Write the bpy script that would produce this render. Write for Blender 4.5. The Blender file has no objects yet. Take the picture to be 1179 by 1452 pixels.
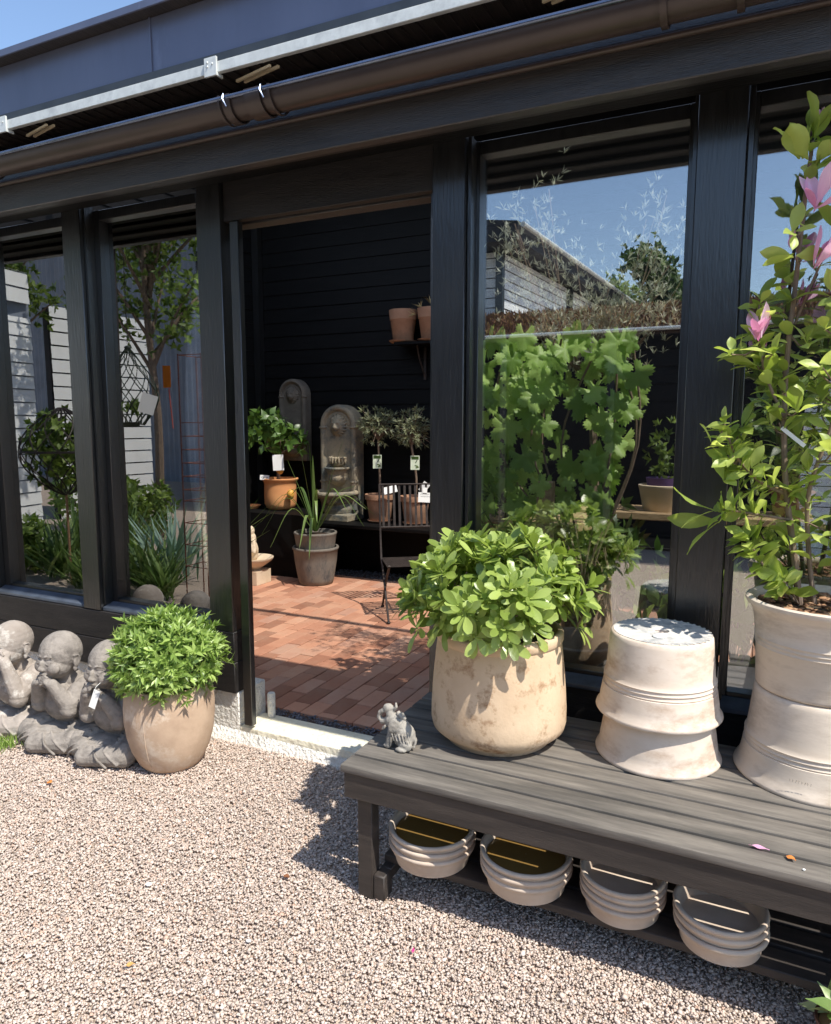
import bpy, bmesh, math, random
import numpy as np
from mathutils import Vector, Matrix, Euler
random.seed(7); rng = np.random.default_rng(7)
PI = math.pi
sc = bpy.context.scene
COL = sc.collection

# ------------------------------------------------------------------ camera, light, exposure
cam_d = bpy.data.cameras.new('camera'); cam = bpy.data.objects.new('camera', cam_d); COL.objects.link(cam)
cam_d.sensor_fit = 'VERTICAL'; cam_d.sensor_height = 36.0; cam_d.lens = 36.0*1000.0/1452.0
cam_d.clip_start = 0.05; cam_d.clip_end = 500
yaw, pitch, roll = math.radians(25.57), math.radians(7.19), math.radians(.08)
fw = Vector((-math.sin(yaw)*math.cos(pitch), math.cos(yaw)*math.cos(pitch), -math.sin(pitch)))
rt = Vector((math.cos(yaw), math.sin(yaw), 0)); up = rt.cross(fw)
rt2 = rt*math.cos(roll)+up*math.sin(roll); up2 = up*math.cos(roll)-rt*math.sin(roll)
M = Matrix((rt2, up2, -fw)).transposed().to_4x4(); M.translation = Vector((0, 0, 1.6))
cam.matrix_world = M
sc.camera = cam

SUN = Vector((.60, -.225, 1.0)).normalized()
sl = bpy.data.lights.new('sun', 'SUN'); sl.energy = 4.0; sl.angle = math.radians(.5); sl.color = (1, .95, .87)
so = bpy.data.objects.new('sun', sl); COL.objects.link(so)
so.rotation_euler = SUN.to_track_quat('Z', 'Y').to_euler()
w = bpy.data.worlds.new('World'); sc.world = w; w.use_nodes = True
wn = w.node_tree; wn.nodes.clear()
wo = wn.nodes.new('ShaderNodeOutputWorld'); bg = wn.nodes.new('ShaderNodeBackground'); sk = wn.nodes.new('ShaderNodeTexSky')
sk.sky_type = 'NISHITA'; sk.sun_disc = False
sk.sun_elevation = math.asin(SUN.z); sk.sun_rotation = math.atan2(SUN.x, SUN.y)
sk.air_density = 1.0; sk.dust_density = .6; sk.ozone_density = 2.0
bg.inputs[1].default_value = .15
wn.links.new(sk.outputs[0], bg.inputs[0]); wn.links.new(bg.outputs[0], wo.inputs[0])
sc.view_settings.view_transform = 'Standard'; sc.view_settings.look = 'None'
sc.view_settings.exposure = 0.72; sc.view_settings.gamma = 1.0
sc.cycles.max_bounces = 10; sc.cycles.transparent_max_bounces = 24
sc.cycles.use_adaptive_sampling = True

# ------------------------------------------------------------------ helpers: colour and materials
def C(r, g, b):
    f = lambda c: (c/255/12.92 if c/255 <= .04045 else ((c/255+.055)/1.055)**2.4)
    return (f(r), f(g), f(b), 1)
MATS = {}
def ramp(nt, stops, interp='LINEAR'):
    n = nt.nodes.new('ShaderNodeValToRGB'); n.color_ramp.interpolation = interp
    e = n.color_ramp.elements
    while len(e) < len(stops): e.new(.5)
    for i, (p, c) in enumerate(stops): e[i].position = p; e[i].color = c
    return n
def pm(name, c1, c2=None, scale=6, rough=.7, bump=.0, bscale=60, spec=.5, metal=0, stretch=(1, 1, 1), detail=6,
       c3=None, s3=3, t3=(.55, .7), island=0, hue_isl=None, transl=None, bdist=.01, rough2=None, lo=.35, hi=.65, coat=0, crough=.2):
    """noise mottled principled material in object space"""
    if name in MATS: return MATS[name]
    m = bpy.data.materials.new(name); m.use_nodes = True; nt = m.node_tree; L = nt.links.new
    b = nt.nodes['Principled BSDF']; out = nt.nodes['Material Output']
    tc = nt.nodes.new('ShaderNodeTexCoord'); mp = nt.nodes.new('ShaderNodeMapping'); mp.inputs[3].default_value = stretch
    L(tc.outputs['Object'], mp.inputs[0])
    nz = nt.nodes.new('ShaderNodeTexNoise'); nz.inputs['Scale'].default_value = scale; nz.inputs['Detail'].default_value = detail
    nz.inputs['Roughness'].default_value = .62
    L(mp.outputs[0], nz.inputs['Vector'])
    c2 = c2 or c1
    r = ramp(nt, [(lo, c1), (hi, c2)]); L(nz.outputs['Fac'], r.inputs[0]); colr = r.outputs[0]
    if c3:
        n3 = nt.nodes.new('ShaderNodeTexNoise'); n3.inputs['Scale'].default_value = s3; n3.inputs['Detail'].default_value = 8; n3.inputs['Roughness'].default_value = .7
        L(mp.outputs[0], n3.inputs['Vector'])
        r3 = ramp(nt, [(t3[0], (0, 0, 0, 1)), (t3[1], (1, 1, 1, 1))]); L(n3.outputs['Fac'], r3.inputs[0])
        mx = nt.nodes.new('ShaderNodeMixRGB'); L(r3.outputs[0], mx.inputs[0]); L(colr, mx.inputs[1]); mx.inputs[2].default_value = c3; colr = mx.outputs[0]
    if island or hue_isl:
        g = nt.nodes.new('ShaderNodeNewGeometry')
        if hue_isl:
            ri = ramp(nt, hue_isl); L(g.outputs['Random Per Island'], ri.inputs[0])
            mx = nt.nodes.new('ShaderNodeMixRGB'); mx.blend_type = 'MIX'; mx.inputs[0].default_value = .75
            L(colr, mx.inputs[1]); L(ri.outputs[0], mx.inputs[2]); colr = mx.outputs[0]
        if island:
            mr = nt.nodes.new('ShaderNodeMapRange'); mr.inputs[3].default_value = 1-island; mr.inputs[4].default_value = 1+island
            L(g.outputs['Random Per Island'], mr.inputs[0])
            hs = nt.nodes.new('ShaderNodeHueSaturation'); L(mr.outputs[0], hs.inputs['Value']); L(colr, hs.inputs['Color']); colr = hs.outputs[0]
    L(colr, b.inputs['Base Color'])
    b.inputs['Roughness'].default_value = rough; b.inputs['Metallic'].default_value = metal
    b.inputs['Specular IOR Level'].default_value = spec
    b.inputs['Coat Weight'].default_value = coat; b.inputs['Coat Roughness'].default_value = crough; b.inputs['Coat IOR'].default_value = 1.6
    if rough2 is not None:
        mr = nt.nodes.new('ShaderNodeMapRange'); mr.inputs[3].default_value = rough; mr.inputs[4].default_value = rough2
        L(nz.outputs['Fac'], mr.inputs[0]); L(mr.outputs[0], b.inputs['Roughness'])
    if bump:
        nb = nt.nodes.new('ShaderNodeTexNoise'); nb.inputs['Scale'].default_value = bscale; nb.inputs['Detail'].default_value = 5
        L(mp.outputs[0], nb.inputs['Vector'])
        bp = nt.nodes.new('ShaderNodeBump'); bp.inputs['Strength'].default_value = bump; bp.inputs['Distance'].default_value = bdist
        L(nb.outputs['Fac'], bp.inputs['Height']); L(bp.outputs[0], b.inputs['Normal'])
        if coat: L(bp.outputs[0], b.inputs['Coat Normal'])
    if transl:
        t = nt.nodes.new('ShaderNodeBsdfTranslucent'); mix = nt.nodes.new('ShaderNodeMixShader'); mix.inputs[0].default_value = transl
        hs = nt.nodes.new('ShaderNodeHueSaturation'); hs.inputs['Saturation'].default_value = 1.1; hs.inputs['Value'].default_value = 1.5
        L(colr, hs.inputs['Color']); L(hs.outputs[0], t.inputs[0])
        L(b.outputs[0], mix.inputs[1]); L(t.outputs[0], mix.inputs[2]); L(mix.outputs[0], out.inputs[0])
    MATS[name] = m; return m
def glass_mat(name, refl, tint=(1, 1, 1, 1)):
    m = bpy.data.materials.new(name); m.use_nodes = True; nt = m.node_tree; L = nt.links.new; nt.nodes.remove(nt.nodes['Principled BSDF'])
    out = nt.nodes['Material Output']; t = nt.nodes.new('ShaderNodeBsdfTransparent'); t.inputs[0].default_value = tint
    g = nt.nodes.new('ShaderNodeBsdfGlossy'); g.inputs['Roughness'].default_value = 0.0; g.inputs[0].default_value = (1, 1, 1, 1)
    fr = nt.nodes.new('ShaderNodeFresnel'); fr.inputs[0].default_value = 1.45
    ad = nt.nodes.new('ShaderNodeMath'); ad.operation = 'ADD'; ad.use_clamp = True; ad.inputs[1].default_value = refl; L(fr.outputs[0], ad.inputs[0])
    mx = nt.nodes.new('ShaderNodeMixShader'); L(ad.outputs[0], mx.inputs[0]); L(t.outputs[0], mx.inputs[1]); L(g.outputs[0], mx.inputs[2])
    L(mx.outputs[0], out.inputs[0]); return m

# ------------------------------------------------------------------ helpers: geometry
class G:
    def __init__(s): s.v = []; s.f = []
    def add(s, v, f):
        o = len(s.v); s.v.extend([tuple(p) for p in v]); s.f.extend([tuple(i+o for i in q) for q in f]); return s
    def box(s, x0, x1, y0, y1, z0, z1):
        v = [(x, y, z) for z in (z0, z1) for y in (y0, y1) for x in (x0, x1)]
        return s.add(v, [(0, 2, 3, 1), (4, 5, 7, 6), (0, 1, 5, 4), (2, 6, 7, 3), (0, 4, 6, 2), (1, 3, 7, 5)])
    def obox(s, c, size, rot):
        R = Euler(rot).to_matrix(); a, b, h = size[0]/2, size[1]/2, size[2]/2
        v = [Vector(c)+R@Vector((x, y, z)) for z in (-h, h) for y in (-b, b) for x in (-a, a)]
        return s.add(v, [(0, 2, 3, 1), (4, 5, 7, 6), (0, 1, 5, 4), (2, 6, 7, 3), (0, 4, 6, 2), (1, 3, 7, 5)])
    def tube(s, pts, r, seg=8, caps=True, flat=None):
        pts = [Vector(p) for p in pts]; n = len(pts)
        if not hasattr(r, '__len__'): r = [r]*n
        T = []
        for i in range(n):
            a = pts[max(i-1, 0)]; b = pts[min(i+1, n-1)]; t = (b-a)
            T.append(t.normalized() if t.length > 1e-9 else Vector((0, 0, 1)))
        N = T[0].orthogonal().normalized(); vs = []
        for i in range(n):
            N = (N - T[i]*N.dot(T[i])); N = N.normalized() if N.length > 1e-6 else T[i].orthogonal().normalized()
            B = T[i].cross(N)
            for k in range(seg):
                a = 2*PI*k/seg; vs.append(pts[i]+(N*math.cos(a)+B*math.sin(a)*(flat or 1))*r[i])
        f = [(i*seg+k, i*seg+(k+1) % seg, (i+1)*seg+(k+1) % seg, (i+1)*seg+k) for i in range(n-1) for k in range(seg)]
        if caps: f += [tuple(reversed(range(seg))), tuple((n-1)*seg+k for k in range(seg))]
        return s.add(vs, f)
    def lathe(s, c, prof, seg=64, wob=0):
        vs = []
        for (r, z) in prof:
            for k in range(seg):
                a = 2*PI*k/seg; rr = r*(1+wob*math.sin(3*a+1)+wob*.6*math.sin(5*a+z*9)); vs.append((c[0]+rr*math.cos(a), c[1]+rr*math.sin(a), c[2]+z))
        n = len(prof)
        f = [(i*seg+k, i*seg+(k+1) % seg, (i+1)*seg+(k+1) % seg, (i+1)*seg+k) for i in range(n-1) for k in range(seg)]
        return s.add(vs, f)
    def ell(s, c, r, rot=(0, 0, 0), nu=16, nv=10):
        R = Euler(rot).to_matrix(); vs = []; fs = []
        for j in range(1, nv):
            t = PI*j/nv
            for i in range(nu):
                a = 2*PI*i/nu; vs.append(Vector(c)+R@Vector((r[0]*math.sin(t)*math.cos(a), r[1]*math.sin(t)*math.sin(a), r[2]*math.cos(t))))
        vs.append(Vector(c)+R@Vector((0, 0, r[2]))); vs.append(Vector(c)+R@Vector((0, 0, -r[2]))); tp = len(vs)-2
        for j in range(nv-2):
            for i in range(nu): fs.append((j*nu+i, (j+1)*nu+i, (j+1)*nu+(i+1) % nu, j*nu+(i+1) % nu))
        for i in range(nu): fs.append((tp, i, (i+1) % nu)); fs.append((tp+1, (nv-2)*nu+(i+1) % nu, (nv-2)*nu+i))
        return s.add(vs, fs)
    def cap(s, a, b, ra, rb=None, seg=12):
        rb = ra if rb is None else rb; s.tube([a, b], [ra, rb], seg); s.ell(a, (ra,)*3, nu=seg, nv=8); s.ell(b, (rb,)*3, nu=seg, nv=8); return s
def curve(pts, n=8):
    """Catmull-Rom through points"""
    P = [Vector(p) for p in pts]; P = [2*P[0]-P[1]]+P+[2*P[-1]-P[-2]]; out = []
    for i in range(1, len(P)-2):
        for k in range(n):
            t = k/n; a, b, c, d = P[i-1], P[i], P[i+1], P[i+2]
            out.append(.5*((2*b)+(c-a)*t+(2*a-5*b+4*c-d)*t*t+(3*b-a-3*c+d)*t**3))
    out.append(P[-2]); return out

def tag(o, label=None, cat=None, group=None, kind=None):
    if label: o['label'] = label
    if cat: o['category'] = cat
    if group: o['group'] = group
    if kind: o['kind'] = kind
    return o
def thing(name, label, cat, loc=(0, 0, 0), group=None):
    o = bpy.data.objects.new(name, None); COL.objects.link(o); o.location = loc; o.empty_display_size = .1
    return tag(o, label, cat, group)
def origin(o):
    p = Vector((0, 0, 0))
    while o: p += o.location; o = o.parent
    return p
def link_mesh(name, me, m, parent=None, loc=(0, 0, 0)):
    if m: me.materials.append(m)
    o = bpy.data.objects.new(name, me); COL.objects.link(o); o.parent = parent; o.location = loc
    return o
def build(name, g, m, parent=None, loc=None, smooth=40, bevel=0, bseg=1):
    """mesh from world coordinates; origin at parent's place (or loc)"""
    off = origin(parent) if parent else Vector(loc or (0, 0, 0))
    me = bpy.data.meshes.new(name)
    me.from_pydata([(p[0]-off[0], p[1]-off[1], p[2]-off[2]) for p in g.v], [], g.f)
    if bevel:
        bm = bmesh.new(); bm.from_mesh(me); bmesh.ops.bevel(bm, geom=list(bm.edges), offset=bevel, segments=bseg, affect='EDGES', profile=.5, clamp_overlap=True); bm.to_mesh(me); bm.free()
    me.validate(); me.update()
    if smooth: me.shade_smooth(); me.set_sharp_from_angle(angle=math.radians(smooth))
    return link_mesh(name, me, m, parent, (0, 0, 0) if parent else off)
def np_mesh(name, V, F, m, parent=None, loc=None, smooth=False):
    """V (N,3) world, F (K,k) faces all the same size"""
    off = np.array(origin(parent) if parent else Vector(loc or (0, 0, 0)))
    V = (V-off).astype(np.float32); k = F.shape[1]; me = bpy.data.meshes.new(name)
    me.vertices.add(len(V)); me.vertices.foreach_set('co', V.ravel())
    me.loops.add(F.size); me.loops.foreach_set('vertex_index', F.astype(np.int32).ravel())
    me.polygons.add(len(F)); me.polygons.foreach_set('loop_start', np.arange(0, F.size, k, dtype=np.int32))
    try: me.polygons.foreach_set('loop_total', np.full(len(F), k, dtype=np.int32))
    except Exception: pass
    me.update(calc_edges=True)
    if smooth: me.shade_smooth()
    return link_mesh(name, me, m, parent, (0, 0, 0) if parent else tuple(off))

# leaves -----------------------------------------------------------
PROF = {'obovate': [.12, .30, .55, .80, .97, 1.0, .82], 'mag': [.3, .62, .88, 1.0, .95, .62], 'lance': [.35, .8, 1.0, .85, .55, .25], 'ovate': [.35, .9, 1.0, .85, .55, .22], 'blade': [.8, 1, .95, .8, .55, .28]}
def leaf_base(L, W, kind='ovate', fold=.18, curl=.25, wave=0, soft=False):
    P = PROF[kind]; n = len(P); v = []; f = []
    xs = (-1, -.5, 0, .5, 1) if soft else (-1, 0, 1); m = len(xs)
    def row(y, h, z, t): return [(h*x, y, z+fold*h*abs(x)**(1.6 if soft else 1)+wave*W*math.sin(t*9+(1 if x > 0 else 0)*2)*abs(x)) for x in xs]
    v += row(0, W*.04, 0, 0)
    for i, p in enumerate(P):
        t = (i+1)/(n+1); v += row(L*t, W*.5*p, -curl*L*t*t, t)
    v += row(L, W*(.22 if kind == 'obovate' else .02), -curl*L, 1)
    for i in range(n+1):
        for k in range(m-1): a = i*m+k; f.append((a, a+1, a+m+1, a+m))
    return np.array(v), np.array(f)
def frames(D, Nn):
    """matrices with columns (x, d, n)"""
    D = D/np.linalg.norm(D, axis=1, keepdims=True)
    X = np.cross(D, Nn); X /= (np.linalg.norm(X, axis=1, keepdims=True)+1e-9); Z = np.cross(X, D)
    return np.stack([X, D, Z], axis=2)
def scatter(base, R, T, S):
    """base=(v,f); R (m,3,3); T (m,3); S (m,) -> V,F"""
    v, f = base; m = len(T)
    V = np.einsum('mij,nj->mni', R, v)*S[:, None, None]+T[:, None, :]
    F = f[None]+(np.arange(m)*len(v))[:, None, None]
    return V.reshape(-1, 3), F.reshape(-1, f.shape[1])
def rnd_dir(n):
    d = rng.normal(size=(n, 3)); return d/np.linalg.norm(d, axis=1, keepdims=True)
def merge(parts):
    Vs = []; Fs = []; o = 0
    for V, F in parts: Vs.append(V); Fs.append(F+o); o += len(V)
    return np.concatenate(Vs), np.concatenate(Fs)
def tufts(P, A, k, L, W, kind, spread=(.5, 1.1), fold=.18, curl=.25, jit=.25, size=(.75, 1.15), wave=0, soft=False):
    """k leaves round each tip P with axis A"""
    n = len(P); P = np.repeat(P, k, 0); A = np.repeat(A/np.linalg.norm(A, axis=1, keepdims=True), k, 0)
    ang = (np.tile(np.arange(k), n)*2.39996)+rng.uniform(0, .6, n*k)+np.repeat(rng.uniform(0, 6, n), k)
    u = np.cross(A, rnd_dir(n*k)*.0+np.array([.3, .5, .81])); u /= np.linalg.norm(u, axis=1, keepdims=True); v = np.cross(A, u)
    tilt = rng.uniform(spread[0], spread[1], n*k)
    side = u*np.cos(ang)[:, None]+v*np.sin(ang)[:, None]
    D = A*np.cos(tilt)[:, None]+side*np.sin(tilt)[:, None]+rng.normal(size=(n*k, 3))*jit*.3
    Nn = A*np.sin(tilt)[:, None]-side*np.cos(tilt)[:, None]+rng.normal(size=(n*k, 3))*jit*.3
    return scatter(leaf_base(L, W, kind, fold, curl, wave, soft), frames(D, Nn), P+rng.normal(size=(n*k, 3))*L*.05, rng.uniform(size[0], size[1], n*k))
def dome_pts(c, r, n, zmin=-.4, inner=0, lump=.06):
    d = rnd_dir(n*3); d = d[d[:, 2] > zmin][:n]
    k = 1-inner*rng.random(len(d))**1.5
    k = k*(1+lump*np.sin(d[:, 0]*7+1)*np.cos(d[:, 1]*6)+lump*rng.normal(size=len(d)))
    return np.array(c)+d*np.array(r)*k[:, None], d/np.array(r)/np.linalg.norm(d/np.array(r), axis=1, keepdims=True)
def foliage(name, parts, m, parent):
    V, F = merge(parts); return np_mesh(name, V, F, m, parent, smooth=True)

# blobs: union of shapes by voxel remesh -----------------------------
def blob(name, g, m, parent=None, loc=None, voxel=.006, smooth=6, disp=0, dscale=.05):
    tmp = bpy.data.meshes.new('tmp'); tmp.from_pydata(g.v, [], g.f); tmp.update()
    o = bpy.data.objects.new('tmp', tmp); COL.objects.link(o)
    r = o.modifiers.new('r', 'REMESH'); r.mode = 'VOXEL'; r.voxel_size = voxel
    if smooth: s = o.modifiers.new('s', 'SMOOTH'); s.iterations = smooth; s.factor = .5
    if disp:
        tx = bpy.data.textures.new('t', 'CLOUDS'); tx.noise_scale = dscale
        d = o.modifiers.new('d', 'DISPLACE'); d.texture = tx; d.strength = disp; d.texture_coords = 'LOCAL'
    dg = bpy.context.evaluated_depsgraph_get(); dg.update()
    me = bpy.data.meshes.new_from_object(o.evaluated_get(dg)); me.name = name
    bpy.data.objects.remove(o); bpy.data.meshes.remove(tmp)
    off = origin(parent) if parent else Vector(loc or (0, 0, 0))
    me.transform(Matrix.Translation(-off)); me.shade_smooth(); me.materials.clear()
    return link_mesh(name, me, m, parent, (0, 0, 0) if parent else off)
def text_mesh(name, s, size, m, mat_world, parent, ext=.0004):
    cu = bpy.data.curves.new(name, 'FONT'); cu.body = s; cu.size = size; cu.extrude = ext; cu.align_x = 'CENTER'; cu.align_y = 'CENTER'; cu.resolution_u = 2
    o = bpy.data.objects.new(name, cu); COL.objects.link(o); dg = bpy.context.evaluated_depsgraph_get(); dg.update()
    me = bpy.data.meshes.new_from_object(o.evaluated_get(dg)); bpy.data.objects.remove(o); me.name = name
    me.transform(Matrix.Translation(-origin(parent))@mat_world); me.materials.clear()
    return link_mesh(name, me, m, parent)
def facing(p, n, upv=(0, 0, 1), tilt=0):
    """matrix whose local z is n, local y ~ up, placed at p"""
    n = Vector(n).normalized(); x = Vector(upv).cross(n).normalized(); y = n.cross(x)
    R = Matrix((x, y, n)).transposed(); R = R@Euler((0, 0, tilt)).to_matrix(); m_ = R.to_4x4(); m_.translation = Vector(p); return m_
def card(mw, W, H, T=.0012):
    g = G(); v = [mw@Vector((x*W/2, y*H/2, z)) for z in (-T, 0) for y in (-1, 1) for x in (-1, 1)]
    return g.add(v, [(0, 2, 3, 1), (4, 5, 7, 6), (0, 1, 5, 4), (2, 6, 7, 3), (0, 4, 6, 2), (1, 3, 7, 5)])

# ------------------------------------------------------------------ materials
BLACKW = pm('black_stained_wood', C(13, 14, 15), C(22, 23, 24), scale=5, stretch=(8, 8, .8), rough=.3, rough2=.5, bump=.5, bscale=16, spec=.7, bdist=.003, c3=C(66, 68, 70), s3=7, t3=(.72, .84), coat=.6, crough=.17)
BLACKH = pm('black_stained_board', C(20, 18, 18), C(32, 29, 28), scale=5, stretch=(.8, 8, 8), rough=.45, rough2=.65, bump=.5, bscale=40, spec=.5, bdist=.004, c3=C(120, 112, 106), s3=14, t3=(.66, .8))
PLINTH = pm('charred_plinth_wood', C(26, 24, 23), C(42, 38, 36), scale=6, stretch=(1, 6, 6), rough=.6, bump=.6, bscale=50, spec=.4, bdist=.004, c3=C(110, 104, 98), s3=30, t3=(.66, .76))
INWALL = pm('black_interior_cladding', C(9, 9, 10), C(14, 14, 15), scale=6, stretch=(.6, 4, 4), rough=.6, bump=.2, bscale=30, spec=.18)
FASCIA = pm('brown_black_fascia', C(34, 33, 34), C(48, 46, 46), scale=4, stretch=(.6, 8, 8), rough=.42, rough2=.6, bump=.5, bscale=45, spec=.5, bdist=.004, c3=C(74, 62, 56), s3=5, t3=(.6, .8), coat=.4)
GUTM = pm('brown_gutter_metal', C(54, 45, 42), C(64, 54, 50), scale=3, rough=.34, spec=.5, metal=.1)
BEAD = pm('gutter_bead_metal', C(100, 110, 130), C(120, 132, 155), scale=8, rough=.25, metal=.8)
STEEL = pm('galvanised_steel', C(206, 210, 206), C(222, 226, 222), scale=20, rough=.5, metal=.1, c3=C(186, 190, 188), s3=8, t3=(.5, .7))
BLUEM = pm('blue_grey_sheet_metal', C(94, 100, 120), C(108, 114, 134), scale=2, stretch=(1, 1, .3), rough=.35, spec=.6, metal=.3, c3=C(126, 132, 150), s3=5, t3=(.6, .8))
DARKS = pm('dark_soffit_sheet', C(34, 30, 30), C(52, 46, 44), scale=12, stretch=(6, .3, 1), rough=.5, bump=.3, bscale=30)
PLASTER = pm('white_limewashed_plaster', C(226, 218, 190), C(240, 234, 212), scale=5, rough=.9, bump=.8, bscale=38, bdist=.012, c3=C(196, 190, 176), s3=6, t3=(.55, .75))
PLASTER2 = pm('rough_white_plaster', C(214, 210, 200), C(236, 232, 222), scale=8, rough=.95, bump=1.0, bscale=60, bdist=.02, c3=C(180, 176, 170), s3=10, t3=(.55, .7))
BRICK = pm('reddish_brick_paver', C(168, 96, 68), C(196, 124, 92), scale=14, rough=.8, bump=.5, bscale=80, bdist=.004, island=.16,
           hue_isl=[(0, C(150, 108, 86)), (.35, C(182, 132, 106)), (.7, C(196, 150, 122)), (1, C(164, 132, 114))], c3=C(192, 160, 136), s3=4, t3=(.44, .68))
BENCHT = pm('weathered_bench_wood', C(98, 92, 85), C(128, 121, 111), scale=12, stretch=(.35, 3.5, 3.5), rough=.82, bump=.35, bscale=60, bdist=.002, c3=C(80, 76, 70), s3=2.6, t3=(.46, .64), island=.16, detail=9)
BENCHS = pm('dark_bench_wood', C(48, 43, 40), C(66, 59, 54), scale=5, stretch=(.8, 8, 8), rough=.6, bump=.4, bscale=50, bdist=.003, c3=C(130, 122, 112), s3=12, t3=(.66, .8))  # darker tone for aprons, legs, bearers and shelf boards
TERRA = pm('sandy_terracotta', C(200, 172, 140), C(218, 192, 160), scale=4, rough=.85, bump=.35, bscale=70, bdist=.003, c3=C(158, 122, 88), s3=13, t3=(.52, .66), detail=10)
WHITEP = pm('whitewashed_clay', C(212, 194, 174), C(226, 212, 196), scale=4, rough=.8, bump=.15, bscale=60, bdist=.002, c3=C(182, 156, 132), s3=5, t3=(.48, .68), stretch=(1, 1, 2.2), detail=9)
WHITEQ = pm('pale_ivory_clay', C(208, 192, 172), C(224, 212, 196), scale=3, rough=.8, bump=.15, bscale=60, bdist=.002, c3=C(176, 158, 138), s3=3, t3=(.46, .66), stretch=(1, 1, 3), detail=9)
BARREL = pm('limewashed_barrel_clay', C(176, 150, 126), C(204, 178, 152), scale=5, rough=.88, bump=.3, bscale=60, bdist=.003, c3=C(214, 198, 178), s3=7, t3=(.52, .66), detail=9)
SAUC = pm('pale_clay_saucer', C(186, 168, 150), C(204, 188, 170), scale=6, rough=.85, bump=.15, bscale=70, bdist=.002)
STONE = pm('cast_stone_grey', C(130, 123, 115), C(156, 148, 139), scale=16, rough=.9, bump=.7, bscale=110, bdist=.003, c3=C(100, 94, 88), s3=12, t3=(.5, .7))
STONEW = pm('weathered_stone', C(140, 130, 120), C(166, 156, 146), scale=8, rough=.9, bump=.5, bscale=70, bdist=.004, c3=C(200, 194, 184), s3=14, t3=(.52, .66))
ELEPH = pm('elephant_stone', C(138, 132, 123), C(172, 166, 154), scale=30, rough=.9, bump=.6, bscale=180, bdist=.002, c3=C(120, 116, 110), s3=60, t3=(.5, .65))
FOUNT = pm('fountain_stone', C(140, 130, 110), C(172, 156, 128), scale=8, rough=.85, bump=.5, bscale=60, bdist=.004, c3=C(92, 96, 92), s3=4, t3=(.45, .6))
FOUNTD = pm('dark_fountain_stone', C(88, 82, 74), C(110, 102, 90), scale=8, rough=.85, bump=.5, bscale=60, bdist=.004)
GREYPOT = pm('grey_stone_pot', C(104, 98, 90), C(140, 132, 120), scale=5, stretch=(1.5, 1.5, .5), rough=.85, bump=.4, bscale=50, bdist=.003, c3=C(84, 84, 84), s3=5, t3=(.5, .65))
ORANGE = pm('orange_terracotta', C(206, 140, 88), C(222, 160, 104), scale=4, rough=.8, bump=.2, bscale=50, bdist=.002)
BROWNP = pm('dusty_terracotta', C(158, 118, 92), C(178, 138, 110), scale=5, rough=.85, bump=.2, bscale=50, bdist=.002, c3=C(134, 104, 84), s3=4, t3=(.5, .7))
BEIGE = pm('beige_fountain_stone', C(204, 184, 156), C(220, 202, 176), scale=7, rough=.85, bump=.3, bscale=60, bdist=.003)
IRON = pm('dark_iron', C(54, 48, 46), C(74, 66, 62), scale=20, rough=.55, metal=.4)
RUST = pm('rusty_iron', C(92, 50, 38), C(124, 72, 52), scale=30, rough=.8)
SOIL = pm('dark_soil', C(44, 32, 24), C(74, 54, 40), scale=60, rough=.95, bump=1, bscale=120, bdist=.01)
CHIP = pm('bark_chips', C(120, 84, 58), C(164, 124, 92), scale=30, rough=.9, hue_isl=[(0, C(84, 56, 40)), (.5, C(140, 98, 68)), (1, C(196, 160, 124))])
PAPER = pm('white_card', C(236, 236, 232), rough=.6)
INK = pm('black_ink', C(22, 22, 24), rough=.6)
BARK = pm('grey_brown_bark', C(110, 92, 78), C(140, 122, 104), scale=20, stretch=(3, 3, 1), rough=.85, bump=.5, bscale=60, bdist=.003)
def leafm(name, a, b, transl=.35, rough=.4, isl=.22, c=None):
    return pm(name, a, b, scale=14, rough=rough, spec=.5, island=isl, transl=transl, hue_isl=[(0, a), (.5, b), (1, c or a)], bump=.1, bscale=90)
L_PITT = leafm('glossy_spatulate_leaf', C(108, 128, 56), C(146, 166, 82), .32, .32, .18, C(176, 190, 108))
L_BALL = leafm('bright_narrow_leaf', C(108, 136, 62), C(142, 168, 84), .32, .36, .24, C(176, 194, 116))
L_MAG = leafm('magnolia_leaf', C(134, 156, 70), C(170, 186, 94), .42, .40, .18, C(200, 208, 122))
L_VINE = leafm('vine_leaf', C(128, 166, 72), C(154, 186, 96), .35, .45, .22, C(174, 200, 116))
L_OLIVE = leafm('olive_leaf', C(96, 102, 76), C(134, 138, 108), .2, .55, .25, C(116, 122, 84))
L_SILV = leafm('silvery_olive_leaf', C(150, 156, 138), C(180, 184, 166), .25, .5, .2, C(130, 128, 92))
L_CITR = leafm('lemon_leaf', C(70, 98, 44), C(98, 128, 60), .3, .35, .2)
L_DARK = leafm('dark_garden_leaf', C(44, 68, 32), C(72, 98, 46), .3, .4, .3, C(96, 118, 60))
L_TREE = leafm('tree_leaf', C(78, 100, 46), C(110, 134, 60), .3, .5, .3, C(140, 158, 80))
L_BLADE = leafm('strap_leaf', C(76, 102, 52), C(104, 132, 70), .25, .4, .2, C(132, 152, 88))
L_AGAVE = leafm('agave_leaf', C(128, 160, 144), C(160, 186, 168), .12, .55, .12, C(120, 150, 110))
L_DRY = leafm('dry_grass', C(160, 140, 96), C(186, 166, 118), .2, .7, .2)
PETAL = leafm('magnolia_petal', C(206, 120, 172), C(232, 172, 206), .3, .5, .1, C(250, 232, 240))
GLASS = glass_mat('window_glass', .215, (.97, .985, .98, 1))

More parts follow.
